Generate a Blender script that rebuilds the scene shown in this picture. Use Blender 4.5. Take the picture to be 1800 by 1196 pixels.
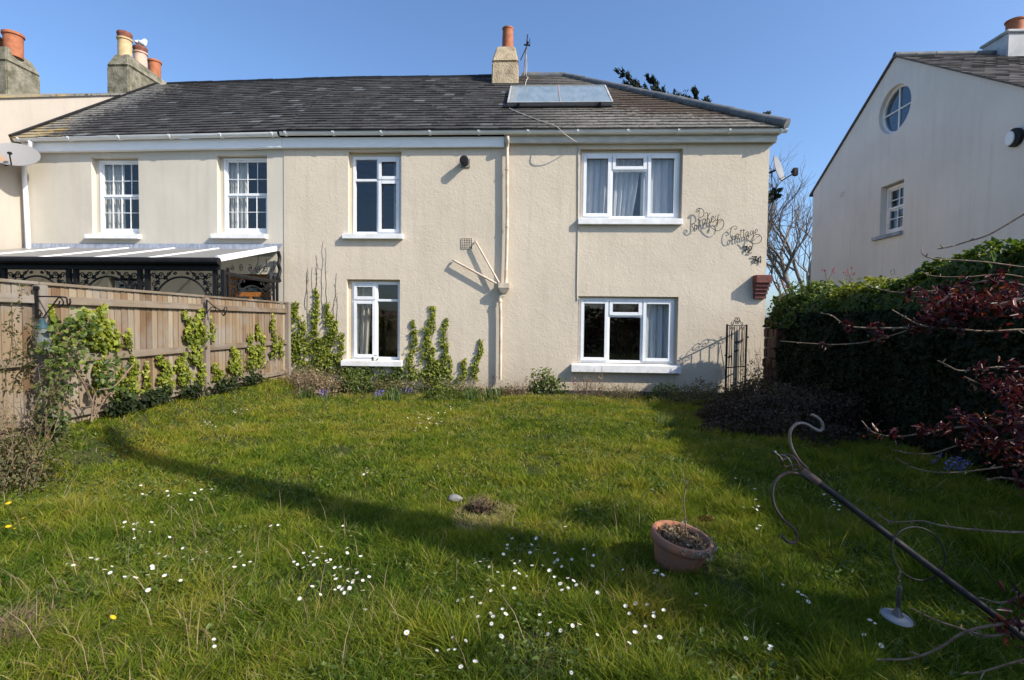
import bpy, bmesh, math, random
import numpy as np
from mathutils import Vector, Matrix
from mathutils.geometry import tessellate_polygon

for _o in list(bpy.data.objects): bpy.data.objects.remove(_o, do_unlink=True)
S = bpy.context.scene
COL = S.collection

# ------------------------------------------------------------------ camera, sky, sun, exposure
CAM_H, F_PX = 1.47, 900.0
_y, _p, _r = math.radians(2.5), math.radians(2.0), math.radians(0.63)
FWD = np.array([-math.sin(_y)*math.cos(_p), math.cos(_y)*math.cos(_p), -math.sin(_p)])
_r0 = np.cross(FWD, [0, 0, 1.0]); _r0 /= np.linalg.norm(_r0); _u0 = np.cross(_r0, FWD)
RGT = math.cos(_r)*_r0 + math.sin(_r)*_u0
UPV = -math.sin(_r)*_r0 + math.cos(_r)*_u0
CPOS = np.array([0, 0, CAM_H])
cam = bpy.data.objects.new('camera', bpy.data.cameras.new('camera')); COL.objects.link(cam)
cam.matrix_world = Matrix(((RGT[0], UPV[0], -FWD[0], 0), (RGT[1], UPV[1], -FWD[1], 0), (RGT[2], UPV[2], -FWD[2], CAM_H), (0, 0, 0, 1)))
cam.data.sensor_width = 36; cam.data.sensor_fit = 'HORIZONTAL'; cam.data.lens = 18.0
cam.data.clip_end = 3000; cam.data.clip_start = 0.02
S.camera = cam

SUN_TO = Vector((2.1, -1.0, 1.75)).normalized()          # towards the sun
SUN_EL = math.asin(SUN_TO.z); SUN_AZ = math.atan2(SUN_TO.x, SUN_TO.y)
W = bpy.data.worlds.new('World'); S.world = W; W.use_nodes = True
_nt = W.node_tree; _nt.nodes.clear()
_sky = _nt.nodes.new('ShaderNodeTexSky'); _sky.sky_type = 'NISHITA'; _sky.sun_disc = False
_sky.sun_elevation = SUN_EL; _sky.sun_rotation = SUN_AZ
_sky.air_density = 1.0; _sky.dust_density = 1.6; _sky.ozone_density = 6.5; _sky.altitude = 20
_bg = _nt.nodes.new('ShaderNodeBackground'); _bg.inputs[1].default_value = 0.15
_wo = _nt.nodes.new('ShaderNodeOutputWorld')
_nt.links.new(_sky.outputs[0], _bg.inputs[0]); _nt.links.new(_bg.outputs[0], _wo.inputs[0])
sun = bpy.data.objects.new('sun', bpy.data.lights.new('sun', 'SUN')); COL.objects.link(sun)
sun.data.energy = 4.35; sun.data.angle = math.radians(0.53); sun.data.color = (1.0, 0.93, 0.82)
sun.rotation_euler = SUN_TO.to_track_quat('Z', 'Y').to_euler(); sun.location = (20, -10, 20)
S.view_settings.view_transform = 'Standard'; S.view_settings.look = 'None'
S.view_settings.exposure = 0.60; S.view_settings.gamma = 1.0; S.view_settings.use_curve_mapping = False
S.cycles.max_bounces = 8; S.cycles.transparent_max_bounces = 16; S.cycles.use_denoising = True

# ------------------------------------------------------------------ helpers
def at(px, py, x=None, y=None, z=None):
    """the point of the plane x=, y= or z= that the photograph shows at pixel (px, py)"""
    d = RGT*(px-900) + UPV*(598-py) + FWD*F_PX
    t = (x-CPOS[0])/d[0] if x is not None else (y-CPOS[1])/d[1] if y is not None else (z-CPOS[2])/d[2]
    return CPOS + t*d

def _hash(ix, iy, seed):
    h = (ix*374761393 + iy*668265263 + seed*1442695041) & 0xffffffff
    h = ((h ^ (h >> 13))*1274126177) & 0xffffffff
    return ((h ^ (h >> 16)) & 0xffff)/65535.0

def vn(x, y, scale, seed=0):
    """value noise 0..1 on arrays"""
    x = np.asarray(x, float)/scale + 1000; y = np.asarray(y, float)/scale + 1000
    ix = np.floor(x).astype(np.int64); iy = np.floor(y).astype(np.int64)
    fx = x-ix; fy = y-iy; fx = fx*fx*(3-2*fx); fy = fy*fy*(3-2*fy)
    a = _hash(ix, iy, seed); b = _hash(ix+1, iy, seed); c = _hash(ix, iy+1, seed); d = _hash(ix+1, iy+1, seed)
    return (a*(1-fx)+b*fx)*(1-fy) + (c*(1-fx)+d*fx)*fy

def gh(x, y):
    """height of the garden ground"""
    b = np.clip((-4.3-np.asarray(x, float))/.58, 0, 1); b = b*b*(3-2*b); e = np.clip((10.35-np.asarray(y, float))/.7, 0, 1)
    return 0.05*(vn(x, y, 1.5, 3)-.5) + 0.035*(vn(x, y, .45, 4)-.5) + .33*b*e

def wloc(o):
    v = Vector((0, 0, 0))
    while o is not None: v += o.location; o = o.parent
    return v

def tag(o, label=None, cat=None, group=None, kind=None):
    if label: o['label'] = label
    if cat: o['category'] = cat
    if group: o['group'] = group
    if kind: o['kind'] = kind
    return o

def thing(name, label, cat, loc=(0, 0, 0), group=None):
    o = bpy.data.objects.new(name, None); COL.objects.link(o); o.location = [float(c) for c in loc]
    o.empty_display_size = .1
    return tag(o, label, cat, group)

def link(name, me, mats, parent=None, loc=None):
    o = bpy.data.objects.new(name, me); COL.objects.link(o)
    for m in (mats if isinstance(mats, (list, tuple)) else [mats]): me.materials.append(m)
    if parent is not None: o.parent = parent
    elif loc is not None: o.location = [float(c) for c in loc]
    return o

class MB:
    """mesh collector; local axes (u, v, w) are mapped on O + u*U + v*V + w*W"""
    def __init__(s, O=(0, 0, 0), U=(1, 0, 0), V=(0, 1, 0), W=(0, 0, 1)):
        s.O, s.U, s.V, s.W = [np.array(a, float) for a in (O, U, V, W)]; s.v = []; s.f = []; s.mi = []; s.m = 0
    def add(s, vs, fs):
        n = len(s.v)
        for p in vs: s.v.append(s.O + p[0]*s.U + p[1]*s.V + p[2]*s.W)
        for f in fs: s.f.append([i+n for i in f]); s.mi.append(s.m)
        return s
    def box(s, a, b, c, d, e, f):
        return s.add([(a, c, e), (b, c, e), (b, d, e), (a, d, e), (a, c, f), (b, c, f), (b, d, f), (a, d, f)],
                     [(0, 3, 2, 1), (4, 5, 6, 7), (0, 1, 5, 4), (1, 2, 6, 5), (2, 3, 7, 6), (3, 0, 4, 7)])
    def hexa(s, p):       # 8 corner points: bottom 4, top 4
        return s.add(p, [(0, 3, 2, 1), (4, 5, 6, 7), (0, 1, 5, 4), (1, 2, 6, 5), (2, 3, 7, 6), (3, 0, 4, 7)])
    def prism(s, pts, ext):
        n = len(pts); e = np.array(ext, float); pts = [np.array(p, float) for p in pts]
        tri = tessellate_polygon([[Vector(p) for p in pts]])
        return s.add(pts + [p+e for p in pts], [tuple(t) for t in tri] + [tuple(i+n for i in t[::-1]) for t in tri] + [(i, (i+1) % n, (i+1) % n+n, i+n) for i in range(n)])
    def bar(s, p, q, w, h, up=(0, 0, 1)):
        p = np.array(p, float); q = np.array(q, float); t = q-p; t /= np.linalg.norm(t)
        a = np.cross(t, up); a /= np.linalg.norm(a); b = np.cross(a, t); a *= w/2; b *= h/2
        return s.hexa([p-a-b, p+a-b, p+a+b, p-a+b, q-a-b, q+a-b, q+a+b, q-a+b])
    def tube(s, pts, r, n=8, closed=False, caps=True):
        P = np.array(pts, float); k = len(P)
        R = np.full(k, r, float) if np.isscalar(r) else np.array(r, float)
        T = np.gradient(P, axis=0)
        if closed: T = np.roll(P, -1, 0)-np.roll(P, 1, 0)
        T /= np.maximum(np.linalg.norm(T, axis=1), 1e-9)[:, None]
        a = np.cross(T[0], [0.3, 0.2, 1.0]); a = a if np.linalg.norm(a) > .1 else np.cross(T[0], [1, 0, 0]); a /= np.linalg.norm(a)
        vs = []
        for i in range(k):
            a = a - T[i]*(a@T[i]); a /= max(np.linalg.norm(a), 1e-9); b = np.cross(T[i], a)
            for j in range(n):
                t = 2*math.pi*j/n; vs.append(P[i] + R[i]*(math.cos(t)*a + math.sin(t)*b))
        fs = []
        for i in range(k if closed else k-1):
            i2 = (i+1) % k
            for j in range(n): fs.append((i*n+j, i*n+(j+1) % n, i2*n+(j+1) % n, i2*n+j))
        if caps and not closed: fs += [tuple(range(n))[::-1], tuple((k-1)*n+j for j in range(n))]
        return s.add(vs, fs)
    def lathe(s, prof, c, n=20, ax=(0, 0, 1)):
        ax = np.array(ax, float); ax /= np.linalg.norm(ax); a = np.cross(ax, [0, 1, 0.1]); a /= np.linalg.norm(a); b = np.cross(ax, a); c = np.array(c, float)
        vs = []; fs = []; k = len(prof)
        for (r, z) in prof:
            for j in range(n):
                t = 2*math.pi*j/n; vs.append(c + ax*z + r*(math.cos(t)*a + math.sin(t)*b))
        for i in range(k-1):
            for j in range(n): fs.append((i*n+j, i*n+(j+1) % n, (i+1)*n+(j+1) % n, (i+1)*n+j))
        fs += [tuple(range(n))[::-1], tuple((k-1)*n+j for j in range(n))]
        return s.add(vs, fs)
    def ball(s, c, r, n=10, sq=(1, 1, 1)):
        vs = []; fs = []; m = n//2+1; c = np.array(c, float)
        for i in range(m):
            ph = math.pi*i/(m-1)
            for j in range(n):
                t = 2*math.pi*j/n; vs.append(c + r*np.array([math.sin(ph)*math.cos(t)*sq[0], math.sin(ph)*math.sin(t)*sq[1], math.cos(ph)*sq[2]]))
        for i in range(m-1):
            for j in range(n): fs.append((i*n+j, i*n+(j+1) % n, (i+1)*n+(j+1) % n, (i+1)*n+j))
        return s.add(vs, fs)
    def build(s, name, mat, parent=None, loc=None, smooth=False, bevel=0, recalc=True, rnd=None):
        off = np.array(wloc(parent) if parent is not None else (loc if loc is not None else (0, 0, 0)), float)
        me = bpy.data.meshes.new(name)
        me.from_pydata([tuple(v-off) for v in s.v], [], s.f)
        if any(s.mi): me.polygons.foreach_set('material_index', s.mi)
        if recalc or bevel:
            bm = bmesh.new(); bm.from_mesh(me)
            bmesh.ops.remove_doubles(bm, verts=bm.verts, dist=1e-5)
            if recalc: bmesh.ops.recalc_face_normals(bm, faces=bm.faces)
            if bevel:
                ed = [e for e in bm.edges if len(e.link_faces) == 2 and e.calc_face_angle(0) > .6]
                bmesh.ops.bevel(bm, geom=ed, offset=bevel, segments=2, affect='EDGES', clamp_overlap=True)
            bm.to_mesh(me); bm.free()
        if smooth:
            me.polygons.foreach_set('use_smooth', [True]*len(me.polygons))
            try: me.set_sharp_from_angle(angle=math.radians(40))
            except Exception: pass
        if rnd is not None:
            a = me.attributes.new('rnd', 'FLOAT', 'FACE'); a.data.foreach_set('value', np.full(len(me.polygons), rnd, np.float32))
        return link(name, me, mat, parent, loc)

def npmesh(name, V, F, mat, parent=None, loc=None, rnd=None, smooth=False, mi=None):
    """mesh from arrays; F is a list of (n,k) index arrays"""
    off = np.array(wloc(parent)) if parent is not None else np.array(loc if loc is not None else (0, 0, 0), float)
    V = (np.asarray(V, float)-off).astype(np.float32)
    me = bpy.data.meshes.new(name)
    F = F if isinstance(F, list) else [F]
    sizes = np.concatenate([np.full(len(f), f.shape[1], np.int32) for f in F])
    idx = np.concatenate([f.reshape(-1) for f in F]).astype(np.int32)
    me.vertices.add(len(V)); me.vertices.foreach_set('co', V.reshape(-1))
    me.loops.add(len(idx)); me.loops.foreach_set('vertex_index', idx)
    me.polygons.add(len(sizes)); me.polygons.foreach_set('loop_start', np.concatenate([[0], np.cumsum(sizes)[:-1]]).astype(np.int32))
    if smooth: me.polygons.foreach_set('use_smooth', np.ones(len(sizes), bool))
    if rnd is not None:
        a = me.attributes.new('rnd', 'FLOAT', 'FACE'); a.data.foreach_set('value', np.asarray(rnd, np.float32))
    if mi is not None: me.polygons.foreach_set('material_index', np.asarray(mi, np.int32))
    me.update(calc_edges=True); me.validate()
    return link(name, me, mat, parent, loc)

def smooth_line(pts, k=6, closed=False):
    """Catmull-Rom through points"""
    P = [np.array(p, float) for p in pts]; n = len(P); out = []
    for i in range(n if closed else n-1):
        p0 = P[(i-1) % n] if closed or i > 0 else 2*P[0]-P[1]
        p1 = P[i]; p2 = P[(i+1) % n]
        p3 = P[(i+2) % n] if closed or i+2 < n else 2*P[-1]-P[-2]
        for j in range(k):
            t = j/k
            out.append(.5*((2*p1) + (-p0+p2)*t + (2*p0-5*p1+4*p2-p3)*t*t + (-p0+3*p1-3*p2+p3)*t**3))
    if not closed: out.append(P[-1])
    return out

# ------------------------------------------------------------------ materials
def rgb(c): return (c[0], c[1], c[2], 1)
def newmat(name):
    m = bpy.data.materials.new(name); m.use_nodes = True; nt = m.node_tree; nt.nodes.clear()
    out = nt.nodes.new('ShaderNodeOutputMaterial'); p = nt.nodes.new('ShaderNodeBsdfPrincipled')
    nt.links.new(p.outputs[0], out.inputs[0])
    return m, nt, p, out
def N(nt, t, **kw):
    n = nt.nodes.new(t)
    for k, v in kw.items():
        if k.startswith('i_'): n.inputs[k[2:]].default_value = v
        else: setattr(n, k, v)
    return n
def ramp(nt, fac, stops):
    r = nt.nodes.new('ShaderNodeValToRGB'); e = r.color_ramp.elements
    while len(e) < len(stops): e.new(.5)
    for i, (p, c) in enumerate(stops): e[i].position = p; e[i].color = rgb(c) if len(c) == 3 else c
    nt.links.new(fac, r.inputs[0]); return r.outputs[0]
def pos(nt, scale=(1, 1, 1)):
    g = nt.nodes.new('ShaderNodeNewGeometry'); mp = nt.nodes.new('ShaderNodeMapping'); mp.inputs['Scale'].default_value = scale
    nt.links.new(g.outputs['Position'], mp.inputs[0]); return mp.outputs[0]
def noise(nt, vec, scale, detail=5, rough=.55):
    n = N(nt, 'ShaderNodeTexNoise'); n.inputs['Scale'].default_value = scale; n.inputs['Detail'].default_value = detail; n.inputs['Roughness'].default_value = rough
    nt.links.new(vec, n.inputs['Vector']); return n.outputs['Fac']
def mix(nt, a, b, fac, mode='MIX'):
    m = nt.nodes.new('ShaderNodeMix'); m.data_type = 'RGBA'; m.blend_type = mode; m.clamp_factor = True
    for s, v in ((m.inputs[0], fac), (m.inputs[6], a), (m.inputs[7], b)):
        if isinstance(v, (int, float)): s.default_value = v
        elif isinstance(v, (tuple, list)): s.default_value = rgb(v)
        else: nt.links.new(v, s)
    return m.outputs[2]
def mth(nt, op, a, b=0.0, c=None):
    m = nt.nodes.new('ShaderNodeMath'); m.operation = op; m.use_clamp = False
    for s, v in zip(m.inputs, (a, b, c)):
        if v is None: continue
        if isinstance(v, (int, float)): s.default_value = v
        else: nt.links.new(v, s)
    return m.outputs[0]
def bump(nt, p, h, strength, dist=.02, prev=None):
    b = nt.nodes.new('ShaderNodeBump'); b.inputs['Strength'].default_value = strength; b.inputs['Distance'].default_value = dist
    nt.links.new(h, b.inputs['Height'])
    if prev is not None: nt.links.new(prev, b.inputs['Normal'])
    nt.links.new(b.outputs[0], p.inputs['Normal']); return b.outputs[0]

def M(name, c1, c2=None, ns=4, rough=.7, spec=.3, b=0, bs=40, metal=0, scale=(1, 1, 1), lo=.35, hi=.65, bd=.01, detail=5, rv=0):
    """noise-mixed two tone surface with optional bump"""
    m, nt, p, out = newmat(name); v = pos(nt, scale)
    if c2 is None: c2 = tuple(x*.8 for x in c1)
    f = noise(nt, v, ns, detail)
    col = ramp(nt, f, [(lo, c1), (hi, c2)])
    nt.links.new(col, p.inputs['Base Color'])
    p.inputs['Roughness'].default_value = rough; p.inputs['Specular IOR Level'].default_value = spec; p.inputs['Metallic'].default_value = metal
    if rv: nt.links.new(mth(nt, 'MULTIPLY_ADD', f, rv, rough-rv/2), p.inputs['Roughness'])
    if b: bump(nt, p, noise(nt, v, bs, 4), b, bd)
    return m

def leafmat(name, stops, rough=.5, trans=.35, spec=.35, tcol=1.3):
    """leaf colour picked by the per-face random value, part of the light passes through"""
    m, nt, p, out = newmat(name)
    a = N(nt, 'ShaderNodeAttribute', attribute_name='rnd')
    c = ramp(nt, a.outputs['Fac'], stops)
    nt.links.new(c, p.inputs['Base Color']); p.inputs['Roughness'].default_value = rough; p.inputs['Specular IOR Level'].default_value = spec
    if trans:
        t = nt.nodes.new('ShaderNodeBsdfTranslucent'); mx = nt.nodes.new('ShaderNodeMixShader'); mx.inputs[0].default_value = trans
        c2 = mix(nt, c, (tcol, tcol*1.05, tcol*.55), 1.0, 'MULTIPLY')
        nt.links.new(c2, t.inputs[0]); nt.links.new(p.outputs[0], mx.inputs[1]); nt.links.new(t.outputs[0], mx.inputs[2]); nt.links.new(mx.outputs[0], out.inputs[0])
    return m

def stucco(name, c, rough_render):
    m, nt, p, out = newmat(name); v = pos(nt)
    big = noise(nt, v, .9, 6); fine = noise(nt, v, 9, 5); streak = noise(nt, pos(nt, (5, 5, .35)), 1.4, 5)
    col = mix(nt, c, tuple(x*.86 for x in c), ramp(nt, big, [(.35, (0, 0, 0)), (.7, (1, 1, 1))]))
    col = mix(nt, col, tuple(x*y for x, y in zip(c, (.80, .79, .77))), mth(nt, 'MULTIPLY', ramp(nt, streak, [(.50, (0, 0, 0)), (.72, (1, 1, 1))]), .6))
    col = mix(nt, col, tuple(min(1, x*1.06) for x in c), mth(nt, 'MULTIPLY', fine, .35))
    # splashed dirt near the ground
    g = nt.nodes.new('ShaderNodeNewGeometry'); sx = nt.nodes.new('ShaderNodeSeparateXYZ'); nt.links.new(g.outputs['Position'], sx.inputs[0])
    low = mth(nt, 'MULTIPLY', mth(nt, 'SUBTRACT', 1.0, mth(nt, 'MULTIPLY', sx.outputs['Z'], 1.6)), noise(nt, v, 5, 5))
    low = mth(nt, 'MAXIMUM', low, 0.0)
    col = mix(nt, col, tuple(x*y for x, y in zip(c, (.66, .62, .52))), mth(nt, 'MINIMUM', low, .6))
    nt.links.new(col, p.inputs['Base Color']); p.inputs['Roughness'].default_value = .9; p.inputs['Specular IOR Level'].default_value = .15
    if rough_render:
        h = mth(nt, 'ADD', noise(nt, v, 24, 3, .6), mth(nt, 'MULTIPLY', noise(nt, v, 62, 2), .35))
        h = mth(nt, 'ADD', mth(nt, 'MULTIPLY', h, ramp(nt, noise(nt, v, 2.2, 3), [(.3, (.5, .5, .5)), (.7, (1, 1, 1))])), mth(nt, 'MULTIPLY', noise(nt, v, 5, 2), .5))
        bump(nt, p, h, .34, .024)
    else:
        bump(nt, p, mth(nt, 'ADD', noise(nt, v, 3, 3), mth(nt, 'MULTIPLY', noise(nt, v, 70, 3), .12)), .25, .02)
    return m

def slatemat(name, mossy):
    m, nt, p, out = newmat(name); v = pos(nt)
    a = N(nt, 'ShaderNodeAttribute', attribute_name='rnd')
    c = ramp(nt, a.outputs['Fac'], [(0, (.030, .028, .027)), (.4, (.046, .043, .041)), (.75, (.062, .059, .056)), (.92, (.082, .081, .080)), (1, (.13, .133, .136))])
    st = noise(nt, pos(nt, (2.2, 1, 1)), 5, 7, .65)
    c = mix(nt, c, (.16, .155, .145), mth(nt, 'MULTIPLY', ramp(nt, st, [(.55, (0, 0, 0)), (.78, (1, 1, 1))]), .55))
    g = nt.nodes.new('ShaderNodeNewGeometry'); sx = nt.nodes.new('ShaderNodeSeparateXYZ'); nt.links.new(g.outputs['Position'], sx.inputs[0])
    X, Y = sx.outputs['X'], sx.outputs['Y']
    n1 = noise(nt, v, 2.3, 6, .7); n2 = noise(nt, v, 11, 6, .7)
    if mossy:
        # weathered pale slates towards the hip, brown moss on them
        pale = mth(nt, 'MINIMUM', mth(nt, 'MAXIMUM', mth(nt, 'MULTIPLY_ADD', X, .45, .38), 0.0), .92)
        c = mix(nt, c, (.23, .21, .175), mth(nt, 'MULTIPLY', pale, ramp(nt, n2, [(.35, (.25, .25, .25)), (.65, (1, 1, 1))])))
        band = mth(nt, 'SUBTRACT', 1.0, mth(nt, 'ABSOLUTE', mth(nt, 'MULTIPLY', mth(nt, 'SUBTRACT', Y, 12.4), .55)))
        mo = mth(nt, 'MULTIPLY', mth(nt, 'MULTIPLY', mth(nt, 'MAXIMUM', band, 0.0), mth(nt, 'MAXIMUM', mth(nt, 'MULTIPLY_ADD', X, .5, -.2), 0.0)), 1.0)
        mo = ramp(nt, mth(nt, 'MULTIPLY_ADD', mo, .42, noise(nt, v, 7, 7, .75)), [(.60, (0, 0, 0)), (.68, (1, 1, 1))])
        c = mix(nt, c, (.055, .035, .022), mth(nt, 'MULTIPLY', mo, .85))
    else:
        # orange and grey lichen along the party wall and the eaves corner
        d = mth(nt, 'SUBTRACT', mth(nt, 'ADD', mth(nt, 'MULTIPLY', X, -1.0), mth(nt, 'MULTIPLY', mth(nt, 'SUBTRACT', Y, 10.3), -.8)), 9.1)
        li = ramp(nt, mth(nt, 'MULTIPLY_ADD', mth(nt, 'MINIMUM', d, 1.4), .22, n1), [(.68, (0, 0, 0)), (.80, (1, 1, 1))])
        c = mix(nt, c, (.36, .235, .035), mth(nt, 'MULTIPLY', li, .9))
        d2 = mth(nt, 'SUBTRACT', mth(nt, 'MULTIPLY', X, -1.0), 9.5)
        wl = ramp(nt, mth(nt, 'MULTIPLY_ADD', mth(nt, 'MINIMUM', d2, 1.2), .2, n2), [(.6, (0, 0, 0)), (.75, (1, 1, 1))])
        c = mix(nt, c, (.30, .29, .26), mth(nt, 'MULTIPLY', wl, .6))
    nt.links.new(c, p.inputs['Base Color']); p.inputs['Roughness'].default_value = .8; p.inputs['Specular IOR Level'].default_value = .2
    bump(nt, p, noise(nt, v, 40, 4), .3, .01)
    return m

def woodmat(name, stops, grain):
    m, nt, p, out = newmat(name)
    a = N(nt, 'ShaderNodeAttribute', attribute_name='rnd')
    c = ramp(nt, a.outputs['Fac'], stops)
    g = noise(nt, pos(nt, grain), 1.0, 6, .6); gg = noise(nt, pos(nt), 2.2, 4)
    c = mix(nt, c, (.27, .25, .22), mth(nt, 'MULTIPLY', ramp(nt, gg, [(.45, (0, 0, 0)), (.7, (1, 1, 1))]), .65))
    c = mix(nt, c, (.065, .043, .026), mth(nt, 'MULTIPLY', ramp(nt, g, [(.5, (0, 0, 0)), (.8, (1, 1, 1))]), .55))
    nt.links.new(c, p.inputs['Base Color']); p.inputs['Roughness'].default_value = .85; p.inputs['Specular IOR Level'].default_value = .15
    bump(nt, p, g, .35, .006)
    return m

def glassmat(name, tint=(.96, .97, .97), k=1.05):
    m, nt, p, out = newmat(name); nt.nodes.remove(p)
    t = nt.nodes.new('ShaderNodeBsdfTransparent'); t.inputs[0].default_value = rgb(tint)
    gl = nt.nodes.new('ShaderNodeBsdfGlossy'); gl.inputs['Roughness'].default_value = .0; gl.inputs[0].default_value = (1, 1, 1, 1)
    bp = nt.nodes.new('ShaderNodeBump'); bp.inputs['Strength'].default_value = .12; bp.inputs['Distance'].default_value = .01; nt.links.new(noise(nt, pos(nt), 2.2, 2), bp.inputs['Height']); nt.links.new(bp.outputs[0], gl.inputs['Normal'])
    g = nt.nodes.new('ShaderNodeNewGeometry'); dt = nt.nodes.new('ShaderNodeVectorMath'); dt.operation = 'DOT_PRODUCT'; nt.links.new(g.outputs['Incoming'], dt.inputs[0]); nt.links.new(g.outputs['Normal'], dt.inputs[1])
    c1 = mth(nt, 'SUBTRACT', 1.0, mth(nt, 'ABSOLUTE', dt.outputs['Value'])); fs = mth(nt, 'MULTIPLY_ADD', mth(nt, 'POWER', c1, 5.0), .96, .04)
    f = mth(nt, 'MINIMUM', mth(nt, 'MULTIPLY', fs, k), 1.0)
    mx = nt.nodes.new('ShaderNodeMixShader'); nt.links.new(f, mx.inputs[0]); nt.links.new(t.outputs[0], mx.inputs[1]); nt.links.new(gl.outputs[0], mx.inputs[2])
    nt.links.new(mx.outputs[0], out.inputs[0]); return m

def curtainmat(name, c, tr=.4):
    m, nt, p, out = newmat(name)
    f = noise(nt, pos(nt, (6, 6, 1)), 3, 4); col = ramp(nt, f, [(.3, c), (.7, tuple(x*.85 for x in c))])
    nt.links.new(col, p.inputs['Base Color']); p.inputs['Roughness'].default_value = .9
    t = nt.nodes.new('ShaderNodeBsdfTranslucent'); nt.links.new(col, t.inputs[0]); mx = nt.nodes.new('ShaderNodeMixShader'); mx.inputs[0].default_value = tr
    nt.links.new(p.outputs[0], mx.inputs[1]); nt.links.new(t.outputs[0], mx.inputs[2]); nt.links.new(mx.outputs[0], out.inputs[0]); return m

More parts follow.
